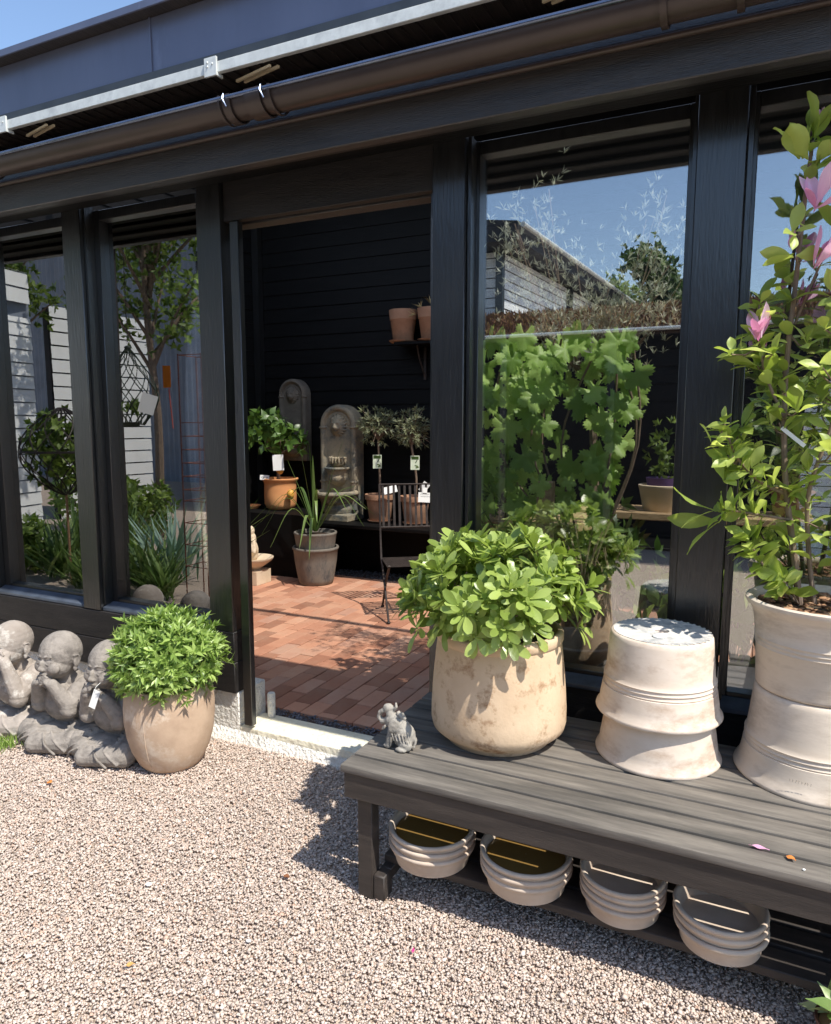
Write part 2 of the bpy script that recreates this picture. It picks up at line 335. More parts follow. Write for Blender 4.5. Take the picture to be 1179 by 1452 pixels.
# ------------------------------------------------------------------ ground
g = G(); g.add([(-120, -120, -.012), (120, -120, -.012), (120, 120, -.012), (-120, 120, -.012)], [(0, 1, 2, 3)])
GRAVB = pm('gravel_bed', C(168, 150, 134), C(212, 194, 176), scale=95, rough=.95, bump=1, bscale=110, bdist=.02, lo=.3, hi=.66, detail=3)
tag(build('ground', g, GRAVB, smooth=0), kind='structure')
def stones(n, x0, x1, y0, y1, z0, z1, smin, smax):
    cube = np.array([(x, y, z) for z in (-1, 1) for y in (-1, 1) for x in (-1, 1)], float)
    F = np.array([(0, 2, 3, 1), (4, 5, 7, 6), (0, 1, 5, 4), (2, 6, 7, 3), (0, 4, 6, 2), (1, 3, 7, 5)])
    P = np.stack([rng.uniform(x0, x1, n), rng.uniform(y0, y1, n), rng.uniform(z0, z1, n)], 1)
    S = smin+(smax-smin)*rng.random(n)**2.0
    sh = cube[None]*(.72+.5*rng.random((n, 8, 1)))*(.62+.38*rng.random((n, 1, 3)))+rng.normal(size=(n, 8, 3))*.16
    q = rng.normal(size=(n, 4)); q /= np.linalg.norm(q, axis=1, keepdims=True); a, b, c, d = q.T
    R = np.stack([1-2*(c*c+d*d), 2*(b*c-a*d), 2*(b*d+a*c), 2*(b*c+a*d), 1-2*(b*b+d*d), 2*(c*d-a*b), 2*(b*d-a*c), 2*(c*d+a*b), 1-2*(b*b+c*c)], 1).reshape(n, 3, 3)
    V = np.einsum('mij,mnj->mni', R, sh*(S[:, None, None]*.5)); V[..., 2] *= .62
    V += P[:, None, :]
    return V.reshape(-1, 3), (F[None]+(np.arange(n)*8)[:, None, None]).reshape(-1, 4)
STN = pm('pink_grey_granite_chips', C(186, 168, 152), C(206, 190, 174), scale=1.3, rough=.85, island=.07,
         hue_isl=[(0, C(158, 144, 134)), (.12, C(190, 172, 158)), (.4, C(208, 188, 172)), (.62, C(200, 186, 175)), (.85, C(216, 200, 187)), (.95, C(190, 150, 126)), (1, C(236, 228, 218))])
V1 = stones(235000, -4.4, .75, .95, 2.72, -.005, .002, .0045, .0100)
V2 = stones(5000, -4.4, .75, .95, 2.72, -.001, .003, .010, .016)
V, F = merge([V1, V2])
tag(np_mesh('gravel', V, F, STN), 'pinkish grey crushed granite gravel in front of the pavilion', kind='stuff')
STD = pm('grey_blue_chips', C(96, 96, 104), C(128, 128, 134), scale=100, rough=.9, island=.3)
V1 = stones(9000, -2.27, 3, 2.895, 2.985, .02, .066, .006, .014); V2 = stones(9000, -4.95, 1.5, 6.0, 6.35, .03, .06, .01, .02)
V, F = merge([V1, V2]); tag(np_mesh('drain_gravel', V, F, STD), 'dark grey chippings in the gap between sill and brick floor', kind='stuff')
# ------------------------------------------------------------------ brick floor
g = G(); bw, bl = .109, .225
for i in range(int(8.6/bw)):
    x = -4.95+i*bw; off = (0, .11, .06, .17)[i % 4]
    y = 2.985-off
    while y < 6.0:
        y0, y1 = max(y, 2.985), min(y+bl, 6.0)
        if y1-y0 > .03:
            z = .068+random.uniform(-.0022, .0022); j = lambda: random.uniform(-.0018, .0018)
            g.obox((x+bw/2, (y0+y1)/2, z-.02), (bw-.005+j(), y1-y0-.005+j(), .04), (random.uniform(-.008, .008), random.uniform(-.012, .012), random.uniform(-.006, .006)))
        y += bl
tag(build('brick_floor', g, BRICK, bevel=.003, smooth=0), kind='structure')
g = G(); g.add([(-4.95, 2.9, .050), (3.6, 2.9, .050), (3.6, 6.4, .050), (-4.95, 6.4, .050)], [(0, 1, 2, 3)])
tag(build('floor_bedding', g, pm('joint_sand', C(70, 56, 48), C(96, 78, 66), scale=80, rough=.95), smooth=0), kind='structure')

# ------------------------------------------------------------------ pavilion
B = thing('garden_pavilion', 'black timber garden shop pavilion with large windows and open doorway', 'building', (-1.2, 2.7, 0))
YP, YG = 2.68, 2.79
XP = [(-5.3, -5.16), (-4.26, -4.125), (-3.347, -3.212), (-2.432, -2.287), (-1.211, -1.070), (-.231, -.076), (.80, .95), (1.85, 2.0), (2.9, 3.05)]
for i, (a, b) in enumerate(XP):
    z0 = .568 if i < 3 else .25
    build('post', G().box(a, b, YP, YP+.09, z0 if i < 3 else (.565 if i == 3 else .245), 2.95), BLACKW, B, bevel=.003)
# foundation and sill
g = G(); g.box(-6, -2.282, 2.70, 2.92, -.05, .245); build('foundation', g, PLASTER2, B, bevel=.006)
g = G(); g.box(-2.279, 3.6, 2.70, 2.895, -.05, .072); build('door_sill', g, PLASTER, B, bevel=.008, bseg=2)
v = [(-6, 2.64, -.02), (-2.3, 2.64, -.02), (-2.3, 2.70, .085), (-6, 2.70, .085)]
g = G(); g.add([(-6, 2.62, -.02), (-1.1, 2.655, -.02), (-1.1, 2.699, .02), (-2.3, 2.699, .05), (-6, 2.699, .10)], [(0, 1, 2, 3, 4)]); build('plaster_skirt', g, PLASTER2, B)
g = G(); g.box(-1.16, 3.6, 2.72, 2.80, .075, .245); build('foundation', g, INWALL, B)
# plinth boards
for z0, z1, ex in ((.247, .405, 0), (.408, .563, .001)):
    build('plinth_board', G().box(-6, -2.285, YP+ex, YP+.10, z0, z1), PLINTH, B, bevel=.003)
    build('plinth_board', G().box(-1.062, 3.6, YP+.03+ex, YP+.10, z0, z1), PLINTH, B, bevel=.003)
build('plinth_board', G().box(-1.208, -1.065, YP+.004, YP+.09, .075, .243), PLINTH, B, bevel=.003)
# windows: frame > pane
SILLM = pm('blue_grey_painted_sill', C(58, 64, 74), C(78, 86, 98), scale=10, rough=.4, spec=.6)
def window(x0, x1, zb, zt=2.70, fl=.05, fr=.05):
    g = G(); y0, y1 = YG-.035, YG+.03
    g.box(x0, x0+fl, y0, y1, zb, zt); g.box(x1-fr, x1, y0, y1, zb, zt); g.box(x0+fl, x1-fr, y0+.002, y1, zt-.05, zt); g.box(x0+fl, x1-fr, y0+.002, y1, zb, zb+.045)
    f = build('window_frame', g, BLACKW, B, bevel=.002)
    build('pane', G().box(x0+fl-.005, x1-fr+.005, YG-.003, YG+.003, zb+.04, zt-.045), GLASS, f, smooth=0)
    g = G(); g.add([(x0-.0, YG-.036, zb+.03), (x1, YG-.036, zb+.03), (x1, YP+.012, zb+.006), (x0, YP+.012, zb+.006), (x0, YG-.036, zb-.012), (x1, YG-.036, zb-.012), (x1, YP+.012, zb-.012), (x0, YP+.012, zb-.012)],
                   [(0, 3, 2, 1), (4, 5, 6, 7), (3, 7, 6, 2), (0, 4, 7, 3), (1, 2, 6, 5), (0, 1, 5, 4)])
    build('sill', g, SILLM, f, bevel=.002)
    return f
for (a, b) in ((0, 1), (1, 2), (2, 3)): window(XP[a][1]+.002, XP[b][0]-.002, .578)
for (a, b) in ((4, 5), (5, 6), (6, 7), (7, 8)): window(XP[a][1]+.002, XP[b][0]-.002, .572, fl=.03, fr=.03)
# side strips on posts
for x in (-3.205, -1.062, -.240, -.068):
    build('cover_strip', G().box(x-.004, x+.010, YP+.02, YG-.036, .60, 2.70), BLACKW, B)
# door jamb, lintel
build('door_jamb', G().box(-2.243, -2.192, 2.69, 2.725, .088, 2.52), BLACKW, B, bevel=.003)
build('door_jamb', G().box(-2.38, -2.325, 2.775, 2.86, .20, 2.52), BLACKW, B, bevel=.003)
build('door_jamb', G().box(-1.235, -1.212, 2.72, 2.84, .075, 2.52), BLACKW, B, bevel=.003)
build('floor_track_pipe', G().lathe((-2.205, 2.865, .073), [(.001, .0), (.02, .0), (.021, .12), (.018, .128), (.001, .128)], 20), PLASTER2, B)
build('lintel_board', G().box(-2.285, -1.213, 2.70, 2.74, 2.525, 2.95), BLACKH, B, bevel=.003)
build('lintel_board', G().box(-2.285, -1.213, 2.76, 2.84, 2.521, 2.60), FASCIA, B, bevel=.003)
# eaves
build('fascia_board', G().box(-7, 4, 2.40, 2.445, 2.63, 2.86), FASCIA, B, bevel=.004)
build('soffit_board', G().box(-7, 4, 2.446, 2.52, 2.655, 2.70), BLACKH, B, bevel=.003)
build('soffit_board', G().box(-7, 4, 2.522, 2.60, 2.675, 2.70), INWALL, B, bevel=.003)
build('soffit_board', G().box(-7, 4, 2.602, 2.679, 2.69, 2.72), INWALL, B, bevel=.003)
build('drip_moulding', G().tube([(-7, 2.388, 2.755), (4, 2.388, 2.755)], .012, 10), GUTM, B)
# gutter: half round with front bead
g = G(); cy, cz, r = 2.285, 2.80, .058; vs = []; n = 14
for xx in (-7, 4):
    for k in range(n+1):
        a = PI+PI*k/n; vs.append((xx, cy+r*math.cos(a), cz+r*math.sin(a)))
for xx in (-7, 4):
    for k in range(n+1):
        a = PI+PI*k/n; vs.append((xx, cy+(r-.003)*math.cos(a), cz+(r-.003)*math.sin(a)))
N1 = n+1; f = [(k, k+1, N1+k+1, N1+k) for k in range(n)]+[(2*N1+k, 3*N1+k, 3*N1+k+1, 2*N1+k+1) for k in range(n)]
f += [(0, N1, 3*N1, 2*N1), (n, 2*N1+n, 3*N1+n, N1+n)]
gut = build('gutter', G().add(vs, f), GUTM, B)
build('gutter_bead', G().tube([(-7, cy-r-.004, cz+.004), (4, cy-r-.004, cz+.004)], .0085, 12), BEAD, gut)
def strap(x, wd, rr=.064, m=GUTM):
    g = G(); vs = []; n = 14
    for xx in (x-wd/2, x+wd/2):
        for q in (rr, rr+.004):
            for k in range(n+1):
                a = PI*.93+PI*1.0*k/n; vs.append((xx, cy+q*math.cos(a), cz+q*math.sin(a)))
    fs = []
    for k in range(n):
        a, b, c, d = k, N1+k, 2*N1+k, 3*N1+k
        fs += [(a, a+1, b+1, b), (c, d, d+1, c+1), (a, c, c+1, a+1), (b, b+1, d+1, d)]
    build('gutter_strap', G().add(vs, fs), m, gut)
for x, wd in ((-1.85, .035), (-1.73, .07), (-1.655, .012), (-1.885, .01)): strap(x, wd)
for x in (-1.862, -1.69): build('gutter_clip', G().tube([(x, cy-r-.006, cz+.018), (x+.004, cy-r-.016, cz-.004), (x+.015, cy-r-.008, cz-.03)], .0032, 6), BEAD, gut)
for x in (-3.3, -.30, -.10, 1.1): strap(x, .02)
# metal edge above the gutter
g = G(); g.box(-7, 4, 2.322, 2.56, 2.953, 2.962)
for k in range(183): x = -7+k*.06; g.box(x, x+.006, 2.33, 2.55, 2.946, 2.9525)
build('roof_underlay', g, DARKS, B)
build('back_fascia', G().box(-7, 4, 2.56, 2.60, 2.72, 2.97), DARKS, B)
build('steel_profile', G().box(-7, 4, 2.300, 2.320, 2.945, 2.985), STEEL, B, bevel=.002)
for x in (-3.22, -1.98, -.75, .5):
    g = G().box(x-.028, x+.030, 2.290, 2.299, 2.932, 3.0).box(x+.022, x+.030, 2.299, 2.33, 2.932, 2.944)
    for dx, dz in ((-.012, .035), (-.012, .05), (.012, .042)): g.ell((x+dx, 2.289, 2.932+dz), (.004, .003, .004), nu=8, nv=6)
    br = build('profile_joint', g, STEEL, B)
    for k, (dx, dy) in enumerate(((.03, .0), (.055, .018))):
        build('support_lath', G().obox((x+.13+dx, 2.35+dy, 2.934), (.2, .009, .009), (0, .0, -.22)), pm('bare_pine_lath', C(206, 186, 150), C(226, 208, 174), scale=20, rough=.7), br)
build('grey_strip', G().box(-7, 4, 2.328, 2.345, 2.986, 3.030), pm('grey_sheet', C(66, 70, 74), C(78, 82, 86), scale=6, rough=.5), B)  # plain dark grey sheet between profile and cladding
for a, b in ((-7, -4.95), (-4.948, -2.322), (-2.318, .3), (.303, 4)):
    build('metal_cladding_sheet', G().box(a, b, 2.333, 2.343, 3.031, 3.238), BLUEM, B, bevel=.001)
for x in (-4.949, -2.32, .301): build('sheet_seam', G().box(x-.004, x+.004, 2.327, 2.332, 3.03, 3.238), BLUEM, B)
build('roof_edge', G().box(-7, 4, 2.272, 2.35, 3.239, 3.25), DARKS, B)
build('edge_trim', G().box(-7, 4, 2.264, 2.272, 3.235, 3.262), BLUEM, B)
g = G(); g.add([(-7, 2.264, 3.262), (4, 2.264, 3.262), (4, 2.9, 3.30), (-7, 2.9, 3.30), (-7, 2.35, 3.225), (4, 2.35, 3.225), (4, 2.9, 3.0), (-7, 2.9, 3.0)], [(0, 1, 2, 3), (2, 6, 7, 3)])
build('roof_top_sheet', g, BLUEM, B)
# roof: translucent sheets on rafters, sloping up to the back
def rz(y): return 2.98+(y-2.9)*.42
POLY = bpy.data.materials.new('clear_roof_sheet'); POLY.use_nodes = True; nt = POLY.node_tree; nt.nodes.remove(nt.nodes['Principled BSDF'])
t = nt.nodes.new('ShaderNodeBsdfTransparent'); t.inputs[0].default_value = (.97, .96, .94, 1); d = nt.nodes.new('ShaderNodeBsdfTranslucent'); d.inputs[0].default_value = (.8, .8, .78, 1)
mx = nt.nodes.new('ShaderNodeMixShader'); mx.inputs[0].default_value = .25; nt.links.new(t.outputs[0], mx.inputs[1]); nt.links.new(d.outputs[0], mx.inputs[2]); nt.links.new(mx.outputs[0], nt.nodes['Material Output'].inputs[0])
for k in range(4):
    x0 = -4.9+k*2.15; x1 = x0+2.14
    g = G(); g.add([(x0, 2.80, rz(2.80)+.035), (x1, 2.80, rz(2.80)+.035), (x1, 5.5, rz(5.5)), (x0, 5.5, rz(5.5)), (x0, 2.96, rz(2.96)+.01), (x1, 2.96, rz(2.96)+.01), (x1, 5.25, rz(5.25)+.01), (x0, 5.25, rz(5.25)+.01)], [(0, 3, 2, 1), (4, 5, 6, 7)])
    build('roof_sheet', G().add(g.v[:4], [(0, 3, 2, 1)]), POLY, B, smooth=0)
def slant(x0, x1, y0, y1, dz0, dz1):
    g = G(); g.add([(x0, y0, rz(y0)+dz0), (x1, y0, rz(y0)+dz0), (x1, y1, rz(y1)+dz0), (x0, y1, rz(y1)+dz0), (x0, y0, rz(y0)+dz1), (x1, y0, rz(y0)+dz1), (x1, y1, rz(y1)+dz1), (x0, y1, rz(y1)+dz1)],
                  [(0, 3, 2, 1), (4, 5, 6, 7), (0, 1, 5, 4), (1, 2, 6, 5), (2, 3, 7, 6), (3, 0, 4, 7)]); return g
build('roof_deck', slant(-5.1, 3.7, 5.5, 6.5, -.03, .05), INWALL, B)
build('roof_deck', G().box(-5.1, 3.7, 2.604, 2.81, 2.955, 2.985), INWALL, B)
build('purlin', slant(-5.0, 3.6, 3.80, 3.85, -.06, -.003), INWALL, B)
for x in (-4.95, 3.6): build('rafter', slant(x-.04, x+.04, 2.82, 5.25, -.08, -.003), INWALL, B)
# inner walls with lapped boards
g = G(); z = .05
while z < 4.25:
    g.add([(-4.95, 6.35, z), (3.6, 6.35, z), (3.6, 6.362, z+.145), (-4.95, 6.362, z+.145), (-4.95, 6.372, z), (3.6, 6.372, z)], [(0, 1, 2, 3), (0, 4, 5, 1)]); z += .145
g.box(-4.95, 3.6, 6.373, 6.40, 0, 4.45)
build('back_wall', g, INWALL, B, smooth=0)
for x, s in ((-4.95, 1), (3.6, -1)):
    g = G(); z = .05
    while z < 4.2:
        ya = max(2.8, (z+.145-2.98)/.42+2.92)
        g.add([(x, ya, z), (x, 6.35, z), (x-s*.012, 6.35, z+.145), (x-s*.012, ya, z+.145), (x-s*.02, ya, z), (x-s*.02, 6.35, z)], [(0, 1, 2, 3), (0, 4, 5, 1)]); z += .145
    pr = [(2.8, 0), (6.4, 0), (6.4, rz(6.4)-.06), (2.8, rz(2.8)-.06)]; xa, xb = x-s*.021, x-s*.05
    g.add([(xa, p_[0], p_[1]) for p_ in pr]+[(xb, p_[0], p_[1]) for p_ in pr], [(0, 1, 2, 3), (7, 6, 5, 4), (0, 4, 5, 1), (1, 5, 6, 2), (2, 6, 7, 3), (3, 7, 4, 0)])
    build('side_wall', g, INWALL, B, smooth=0)
build('upright_strip', G().box(-4.94, -4.86, 6.27, 6.345, .05, 4.3), BLACKW, B)
# shelves
sh = build('display_shelf', G().box(-4.93, -3.90, 5.70, 6.34, .05, .698), INWALL, B, bevel=.004)
sh2 = build('display_shelf', G().box(-3.898, .5, 5.80, 6.34, .59, .622), INWALL, B, bevel=.004)
build('wall_shelf', G().box(-3.14, -1.6, 6.08, 6.34, 2.335, 2.36), INWALL, B, bevel=.002)
for x in (-2.93, -2.0):
    build('shelf_bracket', G().box(x-.012, x+.012, 6.328, 6.345, 2.02, 2.33).tube([(x, 6.33, 2.05), (x, 6.2, 2.22), (x, 6.15, 2.33)], .008, 6), IRON, B)

# ------------------------------------------------------------------ bench
ZB = .480
Bn = thing('display_bench', 'long dark slatted wooden bench holding pots in front of the window', 'bench', (-.2, 2.25, 0))
y = 1.885
for k in range(8):
    build('slat', G().box(-1.178, 2.3, y, y+.0798, ZB-.026, ZB), BENCHT, Bn, bevel=.0045, bseg=2); y += .0905
build('apron', G().box(-1.168, 2.29, 1.893, 1.923, ZB-.115, ZB-.027), BENCHS, Bn, bevel=.003)
build('apron', G().box(-1.168, 2.29, 2.555, 2.585, ZB-.115, ZB-.027), BENCHS, Bn, bevel=.003)
build('apron', G().box(-1.166, -1.138, 1.924, 2.554, ZB-.110, ZB-.028), BENCHS, Bn, bevel=.003)
for x in (-1.136, .95, 2.15):
    for yy in (1.925, 2.50): build('leg', G().box(x, x+.055, yy, yy+.052, -.01, ZB-.028), BENCHS, Bn, bevel=.003)
for x in (-.40, .45): build('cross_bearer', G().box(x, x+.045, 1.925, 2.553, ZB-.10, ZB-.028), BENCHS, Bn, bevel=.003)
build('shelf_cleat', G().box(-1.080, -1.038, 1.93, 1.99, .0, .088), BENCHS, Bn, bevel=.004)
for k, yy in enumerate((2.005, 2.115, 2.225, 2.335)):
    build('shelf_board', G().box(-1.078, 2.15, yy, yy+.095, .092, .12), BENCHS if k else BENCHS, Bn, bevel=.003)
for x in (-1.078, .9): build('shelf_bearer', G().box(x, x+.04, 1.98, 2.52, .05, .0905), BENCHS, Bn, bevel=.003)

# ------------------------------------------------------------------ pots
def pot(name, prof, c, m, parent, wob=.003, seg=72, bevel=0):
    return build(name, G().lathe(c, prof, seg, wob), m, parent, smooth=50)
# big pot with round-leaved shrub
c = (-.785, 2.335, ZB)
T = thing('potted_shrub', 'large sandy terracotta pot with pale green round-leaved shrub on the left end of the bench', 'potted plant', c)
prof = [(.0, 0), (.184, 0), (.188, .004), (.192, .014), (.214, .030), (.236, .050), (.2415, .075), (.241, .12), (.237, .19), (.231, .26), (.225, .32), (.221, .352), (.219, .360), (.222, .364), (.226, .372), (.226, .392), (.221, .400), (.208, .402), (.200, .396), (.198, .36), (.21, .2), (.2, .05), (.0, .04)]
pot('pot', prof, c, TERRA, T, .004)
build('soil', G().ell((c[0], c[1], c[2]+.36), (.199, .199, .02), nu=32, nv=6), SOIL, T)
P, A = dome_pts((c[0]-.02, c[1], .955), (.275, .27, .225), 112, -.04, 0, .08); A = A+np.array([0, 0, .35])
parts = [tufts(P, A, 8, .084, .029, 'obovate', (.6, 1.25), fold=.12, curl=.10, soft=True, jit=.4, size=(.6, 1.15)), tufts(P, A, 4, .05, .017, 'obovate', (.2, .7), fold=.2, curl=.05)]
P, A = dome_pts((c[0]-.02, c[1], .93), (.245, .245, .20), 120, -.05, .4, .05); parts.append(tufts(P, A, 6, .075, .03, 'obovate', (.6, 1.3)))
ex = np.array([(-1.08, 2.20, .965), (-1.0, 2.12, .90), (-.49, 2.37, 1.0), (-.50, 2.33, .92), (-.82, 2.3, 1.17), (-.9, 2.10, .925), (-.68, 2.10, .915), (-.77, 2.08, .93)]); exA = ex-np.array([c[0], c[1], .85])
parts.append(tufts(ex, exA, 8, .084, .030, 'obovate', (.8, 1.3), fold=.1)); 
foliage('foliage', parts, L_PITT, T)
g = G()
for k in range(26):
    q = P[k]; g.tube(curve([(c[0]+random.uniform(-.04, .04), c[1]+random.uniform(-.04, .04), c[2]+.35), ((c[0]+q[0])/2, (c[1]+q[1])/2, (.85+q[2])/2+.02), tuple(q)], 4), [.006]*5+[.004]*4, 6)
build('stem', g, BARK, T)

# stacked upside-down pots
def flare_inv(c, H, rb, rm, rl, rings=True):
    """upside-down flared pot: lip at the bottom"""
    p = [(rl-.020, .004), (rl-.004, .0), (rl, .006), (rl-.002, .013), (rl-.012, .026), (rm+.004, .048), (rm, .07), (rm-.003, .092)]
    for zz in (.098, .112, .126) if rings else ():
        p += [(rm-.006-zz*.02, zz-.004), (rm-.0028-zz*.02, zz), (rm-.006-zz*.02, zz+.004)]
    p += [(rm-.012, .14), ((rm+rb)/2-.002, H*.6), (rb+.003, H-.02), (rb+.001, H-.006), (rb-.004, H-.001), (rb-.012, H), (rb*.5, H-.002), (.026, H-.002), (.024, H-.012), (.02, H-.02)]
    p = sorted(p[:0])+p
    return p
grp = 'upside-down clay pots stacked on the bench'
xi, yi = -.245, 2.438
T1 = thing('clay_pot', 'lower of the two nested upside-down whitewashed clay pots in the middle of the bench', 'pot', (xi, yi, ZB), grp)
pot('pot_body', flare_inv(None, .26, .172, .188, .206, False), (xi, yi, ZB), WHITEP, T1, .002)
T2 = thing('clay_pot', 'upper nested upside-down clay pot, its stained base and drain hole showing on top', 'pot', (xi-.003, yi-.002, ZB+.152), grp)
pot('pot_body', flare_inv(None, .275, .163, .188, .206), (xi-.003, yi-.002, ZB+.152), WHITEP, T2, .002)
disc = pm('stained_pot_base', C(190, 186, 180), C(222, 216, 206), scale=14, rough=.85, bump=.3, bscale=60, c3=C(162, 162, 160), s3=16, t3=(.46, .6))
g = G(); g.lathe((xi-.003, yi-.002, ZB+.152+.275), [(.155, .0012), (.10, .0016), (.026, .0012), (.024, -.004)], 64)
for k in range(40):
    a = 2*PI*k/40; g.obox((xi+.150*math.cos(a), yi+.150*math.sin(a), ZB+.152+.2757), (.016, .007, .0022), (0, 0, a))
build('pot_base', g, disc, T2)
g = G().ell((xi+.0, yi-.085, ZB+.432), (.022, .018, .007)).ell((xi+.012, yi-.08, ZB+.437), (.012, .010, .006)); build('bird_dropping', g, PAPER, T2)
# right pair
xr, yr = .225, 2.50
T3 = thing('clay_pot', 'large ivory clay pot turned upside-down under the magnolia pot', 'pot', (xr, yr, ZB), grp)
pot('pot_body', flare_inv(None, .285, .182, .210, .233), (xr, yr, ZB), WHITEQ, T3, .002)
mw = facing((xr-.045, yr-.2225, ZB+.062), (-.2, -1, .12)); g = G()
for k in range(8): g.tube([mw@Vector((-.03+k*.008, -.004, 0)), mw@Vector((-.03+k*.008+.002*((k*7) % 3-1), .004, 0)), mw@Vector((-.027+k*.008, .001*((k*5) % 4-1), 0))], .0007, 4)
build('stamp', g, pm('stamp_grey', C(120, 108, 96)), T3)
T4 = thing('potted_magnolia', 'tall magnolia with pink flowers in an ivory flared pot at the right edge', 'potted plant', (xr, yr, ZB+.287))
z4 = ZB+.287; H4 = .285
p = [(.0, 0), (.176, 0), (.181, .004), (.182, .012)]
for zz in (.138, .152, .166): p += [(.1875+(zz-.138)*.1, zz-.004), (.191+(zz-.138)*.1, zz), (.1885+(zz-.138)*.1, zz+.004)]
p += [(.195, .20), (.200, .235), (.209, .255), (.219, .265), (.224, .274), (.224, .283), (.216, .288), (.204, .284), (.196, .27), (.19, .24), (.0, .23)]
pot('pot', p, (xr, yr, z4), WHITEQ, T4, .002)
build('soil', G().ell((xr, yr, z4+.245), (.193, .193, .02), nu=32, nv=6), SOIL, T4)
n = 420; V, F = stones(n, -1, 1, -1, 1, 0, 0, .02, .045); V = V.reshape(n, 8, 3)
cc = V.mean(1, keepdims=True); V = (V-cc)*np.array([1, .5, .3])
aa = rng.uniform(0, 2*PI, n); rr = np.sqrt(rng.random(n))*.185; rot = rng.uniform(0, PI, n); co, si = np.cos(rot)[:, None], np.sin(rot)[:, None]
V = np.stack([V[..., 0]*co-V[..., 1]*si, V[..., 0]*si+V[..., 1]*co, V[..., 2]], 2)
V += np.stack([xr+rr*np.cos(aa), yr+rr*np.sin(aa), z4+.262+rng.uniform(-.004, .008, n)], 1)[:, None]
o = np_mesh('bark_mulch', V.reshape(-1, 3), F, CHIP, T4)

# magnolia ----------------------------------------------------------
ZS = z4+.25
stems = [  # (points, radii)
 ([(.16, 2.50, ZS), (.13, 2.49, 1.20), (.09, 2.48, 1.45), (.075, 2.48, 1.75), (.085, 2.47, 2.02), (.095, 2.47, 2.26), (.105, 2.47, 2.42)], (.011, .005)),
 ([(.20, 2.51, ZS), (.17, 2.50, 1.22), (.16, 2.47, 1.40), (.21, 2.45, 1.62), (.23, 2.44, 1.85), (.22, 2.44, 2.02)], (.008, .004)),
 ([(.10, 2.485, 1.38), (.02, 2.46, 1.42), (-.05, 2.44, 1.50), (-.09, 2.43, 1.60)], (.006, .003)),
 ([(.075, 2.48, 1.62), (.02, 2.46, 1.75), (-.01, 2.45, 1.88), (-.01, 2.44, 1.97)], (.005, .003)),
 ([(.15, 2.49, ZS+.02), (.07, 2.46, 1.12), (.02, 2.44, 1.20), (-.01, 2.43, 1.24)], (.004, .0025)),
 ([(.12, 2.48, 1.30), (.0, 2.44, 1.32), (-.08, 2.42, 1.33)], (.005, .003)),
 ([(.25, 2.53, ZS), (.28, 2.53, 1.3), (.33, 2.52, 1.7), (.32, 2.50, 2.05)], (.009, .004)),
 ([(.16, 2.50, ZS), (.12, 2.43, 1.10), (.10, 2.41, 1.12)], (.003, .002)),
 ([(.09, 2.48, 1.9), (.14, 2.46, 2.05), (.18, 2.45, 2.16)], (.004, .003)),
]
g = G(); tips = []; axes = []
for pts, (ra, rb) in stems:
    cv = curve(pts, 5); n = len(cv); g.tube(cv, [ra+(rb-ra)*i/(n-1) for i in range(n)], 8)
    for i in range(2 if n > 12 else 3, n, 1):
        if cv[i].z < 1.16 and len(pts) > 3 and ra > .0045: continue
        t = cv[i]-cv[i-1]; tips.append(cv[i]+Vector((random.uniform(-.01, .01), random.uniform(-.02, .02), 0))); axes.append(t.normalized())
# side shoots filling the crown
tips2 = []; ax2 = []; g2 = g
for (cx_, cz_, rx, rzz, k) in ((-.07, 1.50, .05, .09, 9), (-.005, 1.80, .05, .08, 5), (.10, 1.66, .06, .12, 5), (.17, 1.60, .09, .22, 14), (.23, 1.88, .07, .14, 13), (.30, 1.5, .12, .4, 24), (.075, 2.10, .03, .12, 3)):
    for _ in range(k):
        q = Vector((cx_+random.gauss(0, rx*.6), 2.46+random.gauss(0, .07), cz_+random.gauss(0, rzz*.6)))
        if q.z < 1.16: q.z = 1.18
        tips2.append(q); ax2.append(Vector((random.gauss(-.3, .5), random.gauss(-.3, .5), .9)))
        tr = min((p_ for p_ in tips), key=lambda p_: (p_-q).length); g2.tube([tr, (tr+q)/2+Vector((0, 0, -.01)), q], [.003, .0025, .002], 5)
build('stem', g2, BARK, T4)
P1 = np.array([tuple(q) for q in tips]); A1 = np.array([tuple(a) for a in axes]); P2 = np.array([tuple(q) for q in tips2]); A2 = np.array([tuple(a) for a in ax2])
top = np.array([(.085, 2.465, 2.37), (.105, 2.465, 2.42), (.115, 2.47, 2.34)]); topA = np.array([(-.5, -.3, .9), (.1, -.3, 1), (.6, -.2, .8)])
low = P1[P1[:, 2] < 1.98]; lowA = A1[P1[:, 2] < 1.98]; hi_ = P1[P1[:, 2] >= 1.98]; hiA = A1[P1[:, 2] >= 1.98]
parts = [tufts(low, lowA, 3, .088, .040, 'mag', (.7, 1.3), fold=.2, curl=.2, jit=.8, size=(.55, 1.05), wave=.05, soft=True), tufts(hi_, hiA, 1, .095, .044, 'mag', (.7, 1.2), fold=.2, jit=.8, size=(.5, 1.0), wave=.05, soft=True),
         tufts(P2, A2, 4, .086, .040, 'mag', (.5, 1.3), fold=.2, curl=.2, jit=.8, size=(.6, 1.1), wave=.05, soft=True), tufts(top, topA, 4, .12, .055, 'mag', (.2, .8), fold=.25, curl=.1, wave=.09, soft=True),
         tufts(np.array([(-.105, 2.42, 1.33), (-.09, 2.43, 1.29)]), np.array([(-1, -.3, .05), (-1, -.35, -.25)]), 2, .14, .052, 'mag', (.1, .35), fold=.2, wave=.05, soft=True)]
foliage('foliage', parts, L_MAG, T4)
def flower(p, axis, s, openess):
    p = np.array([p]); axis = np.array([axis], float)
    parts = [tufts(p, axis, 6, .105*s, .036*s, 'mag', openess, fold=.5, curl=-.2, jit=.5, size=(.8, 1.15), wave=.04, soft=True)]
    foliage('flower', parts, PETAL, T4)
